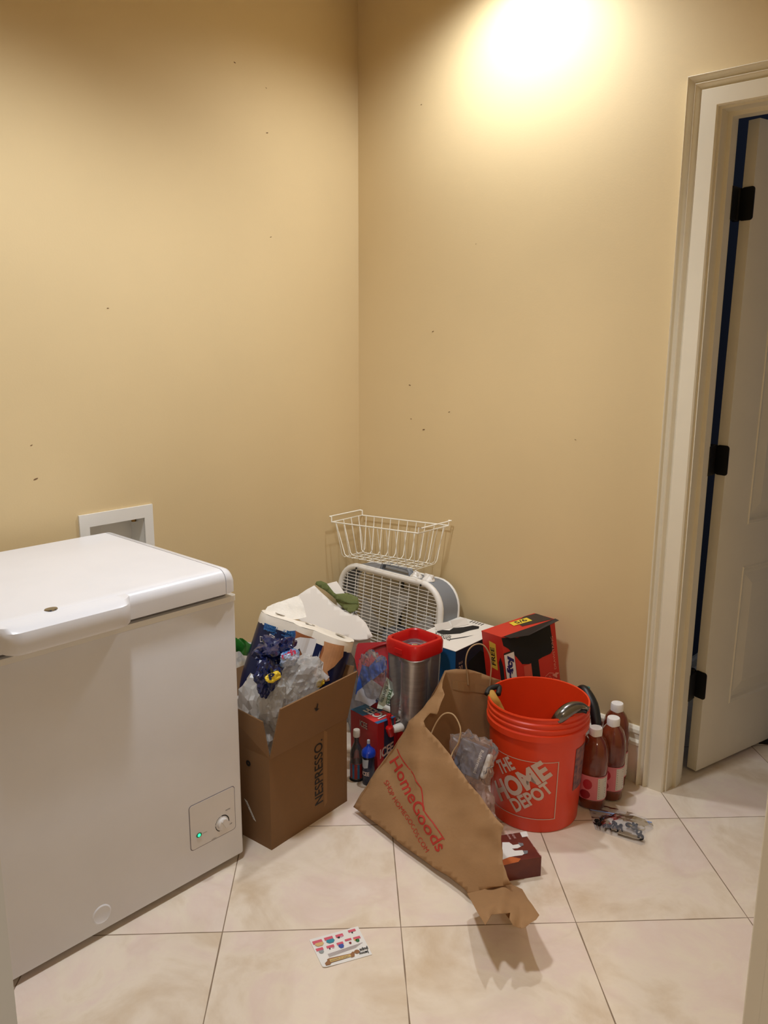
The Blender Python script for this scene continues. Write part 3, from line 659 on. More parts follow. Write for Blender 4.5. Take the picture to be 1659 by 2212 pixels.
grille(FD/2-.008, .0128, .046, .0016, 'rear_grille')
blm = mat('blade_grey', (186, 182, 176), .4)
for k in range(5):
    a0 = k*2*PI/5+.35; v = []; nn = 7
    for i in range(nn):
        r = .045+(.205-.045)*i/(nn-1)
        for s_ in (-1, 0, 1):
            a = a0+s_*(.32+.08*i/nn)-.05*i/nn; v.append((r*math.cos(a), .008+.020*s_*(1-.3*i/nn), r*math.sin(a)+FH/2))
    f = [[i*3+j, i*3+j+1, i*3+j+4, i*3+j+3] for i in range(nn-1) for j in (0, 1)]
    MB().add(v, f).build('blade', blm, fan, fanM, smooth=True)
HB = fanM@Matrix.Translation((0, .0, FH/2))@Matrix.Rotation(PI/2, 4, 'X')
MB().lathe([(0, .03), (.03, .028), (.045, .018), (.048, -.02), (.046, -.045), (0, -.045)], 28, M=HB).build('motor_hub', mat('fan_grey', (132, 136, 142), .5), fan, smooth=40)
mb = MB(); mb.box(-.004, .004, .028, .036, .02, FH-.02); mb.box(-FW/2+.02, FW/2-.02, .028, .036, FH/2-.02, FH/2-.012); mb.box(-FW/2+.02, FW/2-.02, .028, .036, FH/2+.012, FH/2+.02)
mb.build('motor_bracket', mat('dark_grey', (60, 60, 62), .5), fan, fanM)
hp = smoothline([(-.075, -.01, FH-.004), (-.068, -.01, FH+.016), (-.05, -.01, FH+.022), (.05, -.01, FH+.022), (.068, -.01, FH+.016), (.075, -.01, FH-.004)], 5)
mb = MB()
for q in (-.008, 0, .008): mb.tube([p+Vector((0, q, 0)) for p in hp], .0055, n=8)
mb.build('handle', mat('fan_grey', (132, 136, 142), .5), fan, fanM, smooth=50)
for xk in (.105, .165):
    MB().lathe([(.024, 0), (.023, .006), (.017, .012), (.010, .020), (.006, .022), (0, .022)], 24, M=fanM@Matrix.Translation((xk-.005, -.012, FH-.001))).box(-.004, .004, -.022, .022, .010, .024, bev=.002, M=fanM@Matrix.Translation((xk-.005, -.012, FH-.001))@Matrix.Rotation(xk*9, 4, 'Z')).build('control_knob', mat('knob_white', (242, 238, 232), .35), fan, smooth=40)
for xk in (-.19, .19): MB().box(xk-.03, xk+.03, -FD/2-.02, FD/2+.01, -.012, .004, bev=.003).build('foot', whitep, fan, fanM)
for xk, zk in ((-.165, FH-.008), (.165, FH-.008)): MB().lathe([(0, .0145), (.004, .0145), (.004, .012)], 10, M=fanM@Matrix.Translation((xk, -FD/2+.008, zk-.004))@Matrix.Rotation(PI/2, 4, 'X')).build('screw', blackp, fan)
cordp = smoothline([(-.255, -.02, .40), (-.272, -.03, .425), (-.285, -.03, .405), (-.275, -.02, .35), (-.29, .0, .2), (-.28, .0, .02)], 8)
MB().tube([(p.x, p.y, p.z) for p in cordp], .0035, n=8).build('power_cord', whitep, fan, fanM, smooth=True)
# ================================================================ WIRE FREEZER BASKET on the fan, against the wall
bk = thing('wire_basket', 'white wire hanging basket perched on top of the box fan', 'wire basket', (.27, -.11, .555))
cfl, cfr = Vector((.040, -.195, .710)), Vector((.487, -.195, .738)); cbl, cbr = Vector((.040, -.022, .710)), Vector((.487, -.022, .738))
bot = lambda s, t: Vector((.075+s*.375, -.170+t*.125, .568+s*.022))
wm = mat('white_wire', (250, 246, 232), .4)
MB().tube([cfl, cfr, cbr, cbl], .0026, n=7, closed=True).build('rim', wm, bk, smooth=50)
NX, NY = 10, 4
mb = MB()
for i in range(NX):
    s = i/(NX-1); a = cfl.lerp(cfr, .05+.9*s); b_ = cbl.lerp(cbr, .05+.9*s); p0, p1 = bot(s, 0), bot(s, 1)
    pa = [a, a.lerp(p0, .92), p0.lerp(p1, .08)+Vector((0, 0, 0)), p0.lerp(p1, .92), b_.lerp(p1, .92), b_]
    mb.tube(pa, .0017, n=6)
mb.build('cross_wires', wm, bk, smooth=50)
mb = MB()
for i in range(NY):
    t = (i+.5)/NY; a = cfl.lerp(cbl, t); b_ = cfr.lerp(cbr, t); p0, p1 = bot(0, t), bot(1, t)
    mb.tube([a, a.lerp(p0, .93), p0.lerp(p1, .03), p0.lerp(p1, .97), b_.lerp(p1, .93), b_], .0017, n=6)
mb.build('long_wires', wm, bk, smooth=50)
for a, b_, sx in ((cfl, cbl, -1), (cfr, cbr, 1)):
    o = Vector((sx*.012, 0, 0)); up = Vector((0, 0, .020))
    MB().tube([a, a+up, a+up+o, b_+up+o, b_+up, b_], .0026, n=7).build('hanger', wm, bk, smooth=50)
# ================================================================ RED DUSTPAN standing behind the carton flap
dp_ = thing('dustpan', 'red plastic dustpan with a ribbed blade standing behind the brown box', 'dustpan', (.46, -.49, 0))
dcen = Vector((.49, -.515, .3)); dn = Vector((.55, -.75, .35)).normalized()
rp_ = mat('dark_red_plastic', (176, 34, 44), .35)
def dfn(px, py, o=0): return atp(px, py, dcen, dn)+dn*o
step_px([[(772, 1392), (775, 1389), (836, 1386), (842, 1388), (840, 1450), (836, 1512), (790, 1512), (772, 1450), (766, 1420)]], lambda x, y: dfn(x, y), 'blade', rp_, dp_, 20, thick=.003)
for k in range(8): sheet('rib', strip([(768, 1394+k*3.6), (812-k*4, 1393+k*3.6)], .9), lambda x, y: dfn(x, y, .0012), mat('rib_pink', (206, 84, 92), .35), dp_, thick=.0008)
arcp = [dfn(x, y, .006) for x, y in ((784, 1430), (786, 1421), (792, 1410), (804, 1401), (818, 1395), (834, 1391), (850, 1390))]
MB().tube(smoothline(arcp, 6), .006, n=10).build('rim', mat('deep_red', (150, 16, 22), .3), dp_, smooth=True)
a = dfn(812, 1500); MB().box(a.x-.02, a.x+.02, a.y-.01, a.y+.01, 0, a.z+.02, bev=.004).build('handle', rp_, dp_)
# ================================================================ clear bag holding a blue carton, behind the slush kit box
cbg = thing('clear_bag', 'clear bag with blue wrapper and printed paper, above the small red and blue box', 'plastic bag', (.52, -.545, 0))
q0 = Vector((.565, -.548, .25)); qn = Vector((.50, -.80, .42)).normalized()
def qf(x, y, o=0): return atp(x, y, q0, qn)+qn*(o+.004*nz(x*.05, y*.05))
blueb = mat('cobalt_plastic', (44, 84, 170), .35, noise_amt=.25, nscale=15)
step_px([[(783, 1436), (797, 1441), (818, 1418), (830, 1420), (836, 1444), (803, 1470), (792, 1482), (776, 1500), (768, 1500), (774, 1466)]], lambda x, y: qf(x, y), 'blue_wrapper', blueb, cbg, 8, thick=.003)
step_px([[(806, 1434), (816, 1424), (822, 1436), (811, 1442)]], lambda x, y: qf(x, y, .0006), 'barcode', mat('grey_label', (170, 172, 176), .5), cbg, 8)
step_px([[(803, 1468), (838, 1446), (846, 1470), (850, 1500), (820, 1520), (800, 1500)]], lambda x, y: qf(x, y, -.004), 'red_wrapper', mat('dull_red', (140, 52, 58), .5), cbg, 8, thick=.002)
step_px([[(772, 1494), (803, 1468), (826, 1484), (817, 1514), (800, 1526), (780, 1515), (767, 1512)]], lambda x, y: qf(x, y, .003), 'grey_wrapper', mat('grey_wrap', (168, 166, 172), .4), cbg, 8, thick=.001)
step_px([[(836, 1463), (848, 1474), (852, 1500), (840, 1515), (826, 1532), (815, 1530), (820, 1508)]], lambda x, y: qf(x, y, .006), 'printed_paper', mat('pale_green_paper', (196, 206, 190), .7), cbg, 8, thick=.001)
lettering('lettering', [('TREES', (842, 1486), (-8, 33), (7, 3), .03), ('PLANTED', (834, 1482), (-12, 34), (5.5, 1.5), .02)], mat('dark_green_print', (50, 84, 44), .6), cbg, lambda x, y: qf(x, y, .0085))
sheet('blue_tab', [[(812, 1513), (817, 1507), (821, 1512), (814, 1519)]], lambda x, y: qf(x, y, .008), navy, cbg)
a = q0; blob('film', (0, 0, 0), (.052, .028, .085), 41, clearfilm, cbg, amp=.3, crease=12, power=.8, M=Matrix.Translation(qf(808, 1462, .012)))
# ================================================================ BEVERAGE DISPENSER
DC = Vector((.680, -.436, 0)); DZ = .066; ddM = Matrix.Translation(DC+Vector((0, 0, DZ)))@Matrix.Rotation(math.radians(-3), 4, 'Z')
bd_ = thing('beverage_dispenser', 'clear square drink dispenser with red lid ring and steel core', 'drink dispenser', DC)
acr = film('clear_acrylic', (235, 228, 230), .20, .06, .3)
HW = .068
def sqloft(levels, n=5, rad=.02):
    v = []; 
    for w_, z in levels: v += [(x, y, z) for x, y in rrect(2*w_, 2*w_, min(rad, w_*.45), n)]
    k = 4*(n+1); f = [[i*k+j, i*k+(j+1) % k, (i+1)*k+(j+1) % k, (i+1)*k+j] for i in range(len(levels)-1) for j in range(k)]
    return v, f, k
v, f, k = sqloft([(.058, .085), (.060, .088), (HW-.001, .33), (HW, .375)]); f.append(list(range(k))[::-1])
MB().add(v, f).build('clear_body', acr, bd_, ddM, smooth=35)
v, f, k = sqloft([(HW+.003, .348), (HW+.006, .352), (HW+.007, .388), (HW+.003, .398), (HW-.004, .400), (HW-.007, .396), (HW-.009, .362)], rad=.030)
MB().add(v, f).build('lid_ring', redp, bd_, ddM, smooth=35)
v, f, k = sqloft([(HW-.009, .366), (HW-.012, .362)], rad=.028); f.append([len(v)-k+i for i in range(k)])
MB().add(v, f).build('clear_lid', film('smoky_lid', (200, 180, 190), .22, .08, .5), bd_, ddM)
MB().lathe([(.032, .364), (.031, .368), (.027, .366)], 28).lathe([(.0, .372), (.010, .372), (.012, .363)], 20).build('lid_knob_ring', acr, bd_, ddM, smooth=40)
MB().lathe([(0, .095), (.044, .095), (.044, .318), (.051, .322), (.052, .332), (.045, .336), (0, .338)], 40).build('steel_core', mat('brushed_steel', (205, 196, 186), .3, metal=1, stretch=(1, 1, 20), noise_amt=.15), bd_, ddM, smooth=40)
v, f, k = sqloft([(.060, -DZ), (.060, -DZ+.004), (.050, .070), (.054, .084)], rad=.03); f += [list(range(k))[::-1], [3*k+i for i in range(k)]]
MB().add(v, f).build('red_base', redp, bd_, ddM, smooth=35)
cl = MB(); cl.box(-.017, .017, -HW-.0095, -HW-.006, .362, .378, bev=.001); cl.build('lid_clip', redp, bd_, ddM)
# spigot: white collar, red tap with lever, pointing to the lower left of the photo
sp0 = at(872, 1545, 2, .135); sp0 = DC+Vector((-.004, -.062, .168)); sd = Vector((-.35, -.80, -.12)).normalized()
SM = Matrix.Translation(sp0)@sd.to_track_quat('Z', 'Y').to_matrix().to_4x4()
MB().lathe([(.014, -.01), (.014, .012), (.012, .026), (.0, .026)], 24, M=SM).build('spigot_collar', whitep, bd_, smooth=40)
tip = SM@Vector((0, 0, .03))
mb = MB(); mb.lathe([(0, -.02), (.010, -.02), (.013, .0), (.013, .014), (.009, .018), (0, .018)], 20, M=Matrix.Translation(tip+sd*.008)@Matrix.Rotation(.3, 4, 'X'))
mb.box(-.005, .005, -.006, .006, 0, .042, bev=.002, M=Matrix.Translation(tip+sd*.006+Vector((0, 0, .01)))@Matrix.Rotation(-.25, 4, 'Y'))
mb.lathe([(0, .05), (.006, .048), (.007, .042), (.005, .036)], 14, M=Matrix.Translation(tip+sd*.006+Vector((-.005, 0, .008)))).build('spigot_tap', redp, bd_, smooth=40)
lettering('lettering', [('MAX FILL', (-.046, .27), (.018, 0), (0, .004), 0)], mat('grey_print', (110, 104, 100), .6), bd_, lambda x, y: ddM@Vector((x, -HW-.001, y)))
# ================================================================ SMALL RED AND BLUE SLUSH BOX
I0 = Vector((.649, -.579, 0)); Ie = Vector((.510, -.563, 0)); If = Vector((.645, -.500, 0))
iu = (Ie-I0); iw = iu.length; iu.normalize(); iv = Vector((iu.y, -iu.x, 0))
iv = iv if iv.dot(If-I0) > 0 else -iv; idp = .078; ih = .198
IM = Matrix((-iu, iv, Vector((0, 0, 1)))).transposed().to_4x4(); IM.translation = I0+iu*iw     # x left to right, y away
ic = thing('slush_kit_box', 'small red and blue lettered carton standing in front of the drink dispenser', 'box', I0+iu*iw/2+iv*idp/2)
icr = mat('slush_red', (170, 22, 28), .45); icb = mat('slush_blue', (44, 104, 150), .45); icn = mat('slush_navy', (18, 38, 66), .45); icl = mat('slush_coral', (222, 62, 58), .45)
MB().box(0, iw, 0, idp, 0, ih, bev=.0008).build('carton', icr, ic, IM)
TF = lambda x, y: IM@Vector((x, y, ih+.0006)); FF = lambda x, z: IM@Vector((x, -.0006, z)); SF = lambda y, z: IM@Vector((iw+.0006, y, z))
sheet('top_panel', [[(0, 0), (iw*.46, 0), (iw*.56, idp), (0, idp)], [(iw*.88, 0), (iw, 0), (iw, idp*.1), (iw, idp), (iw*.93, idp)]], TF, icb, ic, step=.05)
sheet('top_panel', [[(iw*.46, 0), (iw*.88, 0), (iw*.93, idp), (iw*.56, idp)]], TF, icl, ic)
lettering('lettering', [('ICEE', (iw*.80, idp*.80), (-iw*.60, 0), (iw*.04, -idp*.5), .05)], navy, ic, lambda x, y: TF(x+.002, y)+Vector((0, 0, .0004)))
lettering('lettering', [('ICEE', (iw*.80, idp*.80), (-iw*.60, 0), (iw*.04, -idp*.5), .03)], whiteink, ic, lambda x, y: TF(x, y)+Vector((0, 0, .0008)))
lettering('lettering', [('ICEE', (iw*.35, ih*.80), (iw*.28, 0), (0, ih*.11), .03)], navy, ic, lambda x, y: FF(x+.0015, y-.001))
lettering('lettering', [('ICEE', (iw*.35, ih*.80), (iw*.28, 0), (0, ih*.11), .01)], silverink, ic, lambda x, y: FF(x, y)+Vector((0, -.0003, 0)))
sheet('side_band', [[(idp*.35, .0), (idp*.9, 0), (idp*.9, ih), (idp*.35, ih)]], SF, icn, ic)
lettering('lettering', [('ICEE', (idp*.12, ih*.36), (idp*.75, ih*.06), (0, ih*.17), .03)], silverink, ic, lambda x, y: SF(x, y)+Vector((.0005, 0, 0)))
# syrup bottle with white cap
b1 = thing('syrup_bottle', 'clear syrup bottle with a white cap beside the brown box', 'bottle', (.592, -.618, 0))
BM = Matrix.Translation((.592, -.618, 0))
lq = film('clear_bottle', (180, 180, 185), .22, .08, .4)
MB().lathe([(0, .001), (.020, .001), (.022, .006), (.022, .085), (.019, .105), (.008, .130), (.0075, .155)], 28, M=BM).build('bottle_body', lq, b1, smooth=40)
MB().lathe([(.0195, .008), (.0223, .010), (.0223, .06), (.0195, .062)], 28, M=BM).build('label', mat('slush_label', (150, 40, 34), .5), b1, smooth=40)
for a in (-75, -30, -120): MB().add([BM@Vector((.0226*math.cos(math.radians(a+d)), .0226*math.sin(math.radians(a+d)), z)) for z in (.010, .06) for d in (-10, 0, 10)], [[0, 1, 4, 3], [1, 2, 5, 4]]).build('label_stripe', icb, b1)
MB().lathe([(0, .004), (.0235, .004), (.024, .0), (.0, 0)], 28, M=BM).build('bottle_foot', mat('black_rubber', (16, 16, 18), .6), b1)
MB().lathe([(.0105, .150), (.0112, .152), (.0112, .172), (.010, .174), (0, .174)], 26, M=BM).build('cap', whitep, b1, smooth=40)
# blue topped slush bottle
b2 = thing('slush_bottle', 'small bottle with a domed blue top and grey spout beside the kraft paper bag', 'bottle', (.640, -.612, 0))
BM = Matrix.Translation((.640, -.612, 0)); cob = mat('cobalt_gloss', (24, 60, 170), .18, coat=.4)
MB().lathe([(0, 0), (.019, 0), (.0205, .003), (.0205, .100), (.019, .104), (0, .104)], 28, M=BM).build('bottle_body', mat('slush_clear_navy', (36, 42, 60), .2), b2, smooth=40)
MB().lathe([(.021, .098), (.0235, .100), (.0235, .110), (.020, .119), (.010, .127), (.006, .132), (.005, .140), (0, .140)], 28, M=BM).build('dome_top', cob, b2, smooth=50)
MB().lathe([(.0050, .136), (.0052, .150), (.0045, .152), (0, .152)], 16, M=BM).build('spout', greyp, b2, smooth=40)
def cyl(c, r, z=0): return lambda a, h: Vector((c[0]+r*math.cos(a), c[1]+r*math.sin(a), h))
cf = cyl((.640, -.612), .0209)
sheet('label', [[(-2.0, .064), (-1.55, .060), (-.95, .064), (-.8, .092), (-1.5, .09), (-2.1, .092)]], cf, mat('grey_label', (170, 172, 176), .5), b2, step=(.15, 0))
lettering('lettering', [('ICEE', (-2.0, .035), (1.3, 0), (0, .014), .03)], silverink, b2, cf, .12)
# ================================================================ BLUE AND WHITE CARTON (contractor bags)
K = [Vector((.752, -.318, 0)), Vector((.744, -.032, 0)), Vector((.606, .0, 0)), Vector((.556, -.240, 0))]
kc = thing('bag_carton', 'white-topped blue carton of contractor bags with a torn-open top, beside the fan', 'box', (.66, -.17, 0))
kx0, kx1, ky0, ky1, kh = .575, .757, -.312, -.024, .408
KM = TR(.668, -.190, 0, rz=.02); kw, kd = .195, .285
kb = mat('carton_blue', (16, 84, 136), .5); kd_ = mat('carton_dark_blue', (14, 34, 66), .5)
MB().box(-kw/2, kw/2, -kd/2, kd/2, 0, kh-.001).build('carton', kb, kc, KM)
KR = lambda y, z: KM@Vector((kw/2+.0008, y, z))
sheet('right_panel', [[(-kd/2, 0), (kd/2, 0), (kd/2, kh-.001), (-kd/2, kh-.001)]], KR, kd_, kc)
whc = mat('white_card', (232, 226, 216), .6)
KT_ = lambda x, y: KM@Vector((x, y, kh))
MB().box(-kw/2-.001, kw/2+.001, -kd/2-.001, kd/2+.001, kh-.001, kh+.0005).build('top', whc, kc, KM)
hole = [(-.065, -.035), (-.055, -.045), (-.030, -.047), (-.012, -.030), (.010, .0), (.018, .050), (.030, .085), (.018, .105), (-.005, .098), (-.02, .06), (-.042, .03), (-.036, .0), (-.058, -.012)]
hk = mat('black_inside', (8, 8, 9), .8)
sheet('torn_opening', [hole], lambda x, y: KT_(x, y)+Vector((0, 0, .001)), hk, kc)
sheet('torn_slit', [[(.012, -.075), (.022, -.070), (.045, -.02), (.055, .02), (.040, -.015)]], lambda x, y: KT_(x, y)+Vector((0, 0, .001)), hk, kc)
pf = MB(); panel(pf, [(-.070, -.030, kh+.001), (-.045, .028, kh+.001), (-.060, .024, kh+.022), (-.082, -.03, kh+.020)], .0012, KM); pf.build('torn_flap', whc, kc)
pf = MB(); panel(pf, [(-.045, .03, kh+.001), (-.022, .095, kh+.001), (-.037, .10, kh+.02), (-.058, .035, kh+.022)], .0012, KM); pf.build('torn_flap', whc, kc)
lettering('lettering', [('CONTRACTOR', (974, 1377), (-33, -14), (-2, 8), .02), ('HEAVY DUTY', (975, 1373), (-20, -8), (-1, 4), .01)], blackp, kc, lambda x, y: at(x, y, 2, kh+.0012))
sheet('barcode', [[(.0+.012*i-.035, .118), (.0+.012*i-.031, .118), (.012*i-.031, .138), (.012*i-.035, .138)] for i in range(5)], lambda x, y: KT_(x, y)+Vector((0, 0, .0012)), blackp, kc)
lettering('lettering', [('20', (-.125, .33), (.022, 0), (0, .020), .02), ('BAGS', (-.125, .356), (.022, 0), (0, .008), .01)], silverink, kc, lambda x, y: KR(x, y)+Vector((.0006, 0, 0)))
sheet('printed_bag', [[(-.085, .20), (-.03, .17), (.05, .2), (.06, .33), (.0, .37), (-.07, .35)]], lambda x, y: KR(x, y)+Vector((.0003, 0, 0)), hk, kc)
# dark bottle behind the dispenser
db = tb(MB().lathe([(0, 0), (.028, 0), (.030, .006), (.030, .20), (.024, .24), (.012, .26), (.012, .285), (0, .285)], 24, M=Matrix.Translation((.808, -.372, 0))).build('dark_bottle', mat('dark_bottle', (16, 14, 22), .25), smooth=40), 'dark bottle half hidden between the drink dispenser and the paper carrier bag', 'bottle')
# ================================================================ RED TRASH BAG CARTON on end, leaning left
d1 = Vector((.25, .968, 0)); sd_ = Vector((-.968, .25, 0)); hw, hd, hh = .232, .100, .503; lean = math.radians(4.5)
Xa = d1*math.cos(lean)+Vector((0, 0, math.sin(lean))); Za = Vector((0, 0, math.cos(lean)))-d1*math.sin(lean); _R = Matrix.Rotation(math.radians(-6.5), 3, Xa); Za = _R@Za; sd_ = _R@sd_
if Za.x > 0: Za = _R.inverted()@_R.inverted()@Za; sd_ = _R.inverted()@_R.inverted()@sd_
HMx = Matrix((Xa, sd_, Za)).transposed().to_4x4(); HMx.translation = Vector((.985, -.272, .001))
hm_ = mat('carton_red', (198, 40, 26), .45); hm2 = mat('carton_red_light', (206, 82, 62), .45)
hx = thing('trash_bag_carton', 'tall red trash bag carton with a torn black opening, leaning behind the orange bucket', 'box', (.91, -.14, 0))
HFf = lambda x, z: HMx@Vector((x*hw, -.0006, z+(.041 if z > .1 else 0))); HS = lambda y, z: HMx@Vector((-.0006, y*1.15, z+.041))
MB().box(0, hw, 0, hd, 0, hh-.012, bev=.001).build('carton', hm_, hx, HMx)
TZ = lambda y: hh-.0118+.002*y/hd
v = [(0, 0, hh-.012), (hw, 0, hh-.012), (hw, hd, hh-.010), (0, hd, hh-.010), (0, hd, hh-.013), (hw, hd, hh-.013), (hw, 0, hh-.013), (0, 0, hh-.013)]
MB().add(v, [[0, 1, 2, 3], [2, 5, 4, 3], [1, 6, 5, 2], [0, 3, 4, 7], [0, 7, 6, 1], [4, 5, 6, 7]]).build('top_flap', hm_, hx, HMx)
dk = mat('carton_charcoal', (40, 30, 28), .5); co = mat('coral_print', (222, 140, 120), .5)
TT = lambda x, y: HMx@Vector((x*hw, y*hd, TZ(y*hd)+.0006))
hf = lambda d: (lambda x, z: HFf(x, z)-sd_*d)
sheet('torn_opening', [[(.0, .447), (.10, .442), (.28, .430), (.55, .430), (.80, .446), (.90, .44), (.93, .352), (.86, .338), (.70, .336), (.56, .330), (.44, .330), (.32, .338), (.24, .365), (.10, .405), (.02, .42)]], HFf, hk, hx)
sheet('torn_edge_panel', [[(.48, .25), (.98, .0), (1.0, .9), (.80, .98), (.55, .75)]], TT, dk, hx)
pf = MB(); panel(pf, [(.01, 0, hh-.012), (hw+.004, 0, hh-.012), (hw+.006, -.014, hh-.016), (.10, -.016, hh-.030), (.03, -.008, hh-.022)], .001, HMx); pf.build('torn_flap', dk, hx)
sheet('yellow_sticker', [[(.42, .50), (.74, .42), (.78, .80), (.46, .86)]], lambda x, y: TT(x, y)+Vector((0, 0, .0006)), yellow, hx)
lettering('lettering', [('5/6', (.50, .56), (.2, -.03), (.02, .24), .02)], blackp, hx, lambda x, y: TT(x, y)+Vector((0, 0, .001)))
sheet('logo', [[(.02, .256), (.205, .256), (.195, .392), (.01, .392)]], hf(.0004), whiteink, hx)
sheet('logo_outline', strip([(.02, .256), (.205, .256), (.195, .392), (.01, .392), (.02, .256)], .006), hf(.0006), blackp, hx)
lettering('lettering', [('Hefty', (.185, .262), (-.010, .122), (-.145, 0), .05)], mat('logo_blue', (30, 24, 96), .5), hx, hf(.001))
sheet('front_band', [[(.36, .0), (.50, .0), (.50, .33), (.34, .33)]], hf(.0003), hm2, hx)
sheet('bag_tie', [[(.52, .0), (.66, .0), (.62, .335), (.48, .335)]], hf(.0005), hk, hx)
lettering('lettering', [('STRONG', (.47, .165), (-.01, .115), (-.09, 0), .03)], co, hx, hf(.0009))
lettering('lettering', [('74', (.98, .232), (-.005, .036), (-.12, 0), .03), ('DRAWSTRING', (.94, .28), (-.01, .115), (-.04, 0), .0)], co, hx, hf(.0009))
shp = [(.72, .268), (.80, .275), (.88, .268), (.87, .248), (.80, .236), (.73, .248), (.72, .268)]
sheet('shield_mark', strip(shp, .002)+strip([(.76, .250), (.80, .264), (.84, .250), (.76, .250)], .002), hf(.0009), co, hx)
sheet('yellow_side_label', [[(.030, .330), (.060, .335), (.056, .425), (.028, .42)]], HS, mat('side_yellow', (214, 172, 60), .5), hx)
lettering('lettering', [('FREE', (.036, .345), (0, .06), (.017, 0), .02)], blackp, hx, lambda y, z: HS(y, z)-Xa*.0006)
sheet('printed_cup', [[(.004, .28), (.02, .29), (.022, .36), (.012, .38), (.004, .35)]], HS, hk, hx)
# ================================================================ ORANGE BUCKET
BC = Vector((1.114, -.371, 0)); bu = thing('bucket', 'orange plastic bucket with white lettering in a frame, in front of the red carton', 'bucket', BC)
Bm = Matrix.Translation(BC)
def rad(z): return .131+(.1445-.131)*z/.30
MB().lathe([(0, .004), (.118, .004), (.120, 0), (.128, .001), (.131, .006), (.1445, .300), (.1525, .297), (.1530, .315), (.1475, .318), (.1475, .326), (.1515, .328), (.1515, .333), (.1475, .336), (.1475, .342), (.1515, .344), (.1515, .349), (.1475, .352), (.1480, .362), (.1515, .366), (.1500, .370), (.1455, .369), (.1450, .360), (.1420, .30), (.128, .010), (0, .010)], 72, M=Bm).build('pail', orange, bu, smooth=40)
def cone(z0=0): return lambda a, h: BC+Vector((math.cos(a)*(rad(h)+.0009), math.sin(a)*(rad(h)+.0009), h))
cn = cone()
TH0, TH1, Z0, Z1 = math.radians(-124), math.radians(-31), .045, .232
wd_ = TH1-TH0
def LG(u, v_): return (TH0+wd_*u, Z0+(Z1-Z0)*v_)
fr4 = [LG(0, 0), LG(1, 0), LG(1, 1), LG(0, 1), LG(0, 0)]
W3 = []
for (a, b_) in (((0, 0), (1, 0)), ((1, 0), (1, 1)), ((1, 1), (0, 1)), ((0, 1), (0, 0))):
    for i in range(12):
        p = (a[0]+(b_[0]-a[0])*i/12, a[1]+(b_[1]-a[1])*i/12); q = (a[0]+(b_[0]-a[0])*(i+1)/12, a[1]+(b_[1]-a[1])*(i+1)/12)
        n_ = Vector((-(b_[1]-a[1]), b_[0]-a[0]))*.012; P = LG(*p); Q = LG(*q); P2 = LG(p[0]+n_.x, p[1]+n_.y); Q2 = LG(q[0]+n_.x, q[1]+n_.y); W3.append([P, Q, Q2, P2])
sheet('logo_frame', W3, cn, silverink, bu)
def lt(s, o, al, up, bold): return (s, LG(*o), (wd_*al[0], (Z1-Z0)*al[1]), (wd_*up[0], (Z1-Z0)*up[1]), bold)
lettering('lettering', [lt('THE', (.215, .60), (.24, .215), (-.12, .17), .035), lt('HOME', (.215, .115), (.715, .66), (-.17, .27), .045), lt('DEPOT', (.47, .055), (.49, .45), (-.12, .185), .035)], silverink, bu, cn, .05)
# back label strip on the right side of the pail
sheet('side_label', [[(math.radians(-6), .12), (math.radians(22), .12), (math.radians(22), .255), (math.radians(-6), .255)]], cn, mat('side_label_dark', (70, 40, 60), .5, noise_amt=.5, nscale=60, two=(150, 90, 80)), bu, step=(.1, 0))
# wire bail with grip hanging at the back
bl = MB(); bp_ = []
for i in range(25):
    a = PI*i/24; bp_.append(BC+Vector((.152*math.cos(a+.2), .152*math.sin(a+.2)*1.0, .285-.13*math.sin(a))))
bl.tube(bp_, .0022, n=6).build('bail_handle', chrome, bu, smooth=True)
# work glove draped inside the rim
gl = thing('work_glove', 'yellow work glove with black trim stuffed inside the left rim of the bucket', 'glove', (1.03, -.44, .25))
gtan = mat('glove_tan', (196, 148, 66), .8, noise_amt=.2, nscale=30); 
pth = [at(1060, 1496, 2, .372), at(1065, 1508, 2, .362), at(1072, 1522, 2, .340), at(1080, 1538, 2, .315), at(1088, 1553, 2, .29), at(1094, 1572, 2, .26)]
MB().tube(smoothline(pth, 5), [.012+.004*min(1, i/8) for i in range(26)], n=12).build('palm', gtan, gl, smooth=True)
G5 = pth[4]
for dx, dy, ln in ((.018, -.014, .07), (.026, .0, .085), (.028, .014, .08), (.020, .026, .065)):
    MB().tube(smoothline([G5+Vector((dx*.3, dy, 0)), G5+Vector((dx*.6, dy*.8+.006, -ln*.5)), G5+Vector((dx, dy+.012, -ln))], 5), [.009]*8+[.008, .006, .003], n=9).build('finger', mat('glove_grey', (196, 190, 180), .7), gl, smooth=True)
MB().tube(smoothline([pth[3], pth[3]+Vector((.02, -.006, -.02)), pth[3]+Vector((.035, -.004, -.045))], 5), [.010]*8+[.008, .006, .003], n=9).build('thumb', gtan, gl, smooth=True)
MB().tube(smoothline([at(1052, 1500, 2, .372), at(1056, 1490, 2, .380), at(1066, 1485, 2, .382), at(1078, 1484, 2, .380), at(1076, 1500, 2, .368)], 5), .0085, n=9).build('black_cuff', blackp, gl, smooth=True)
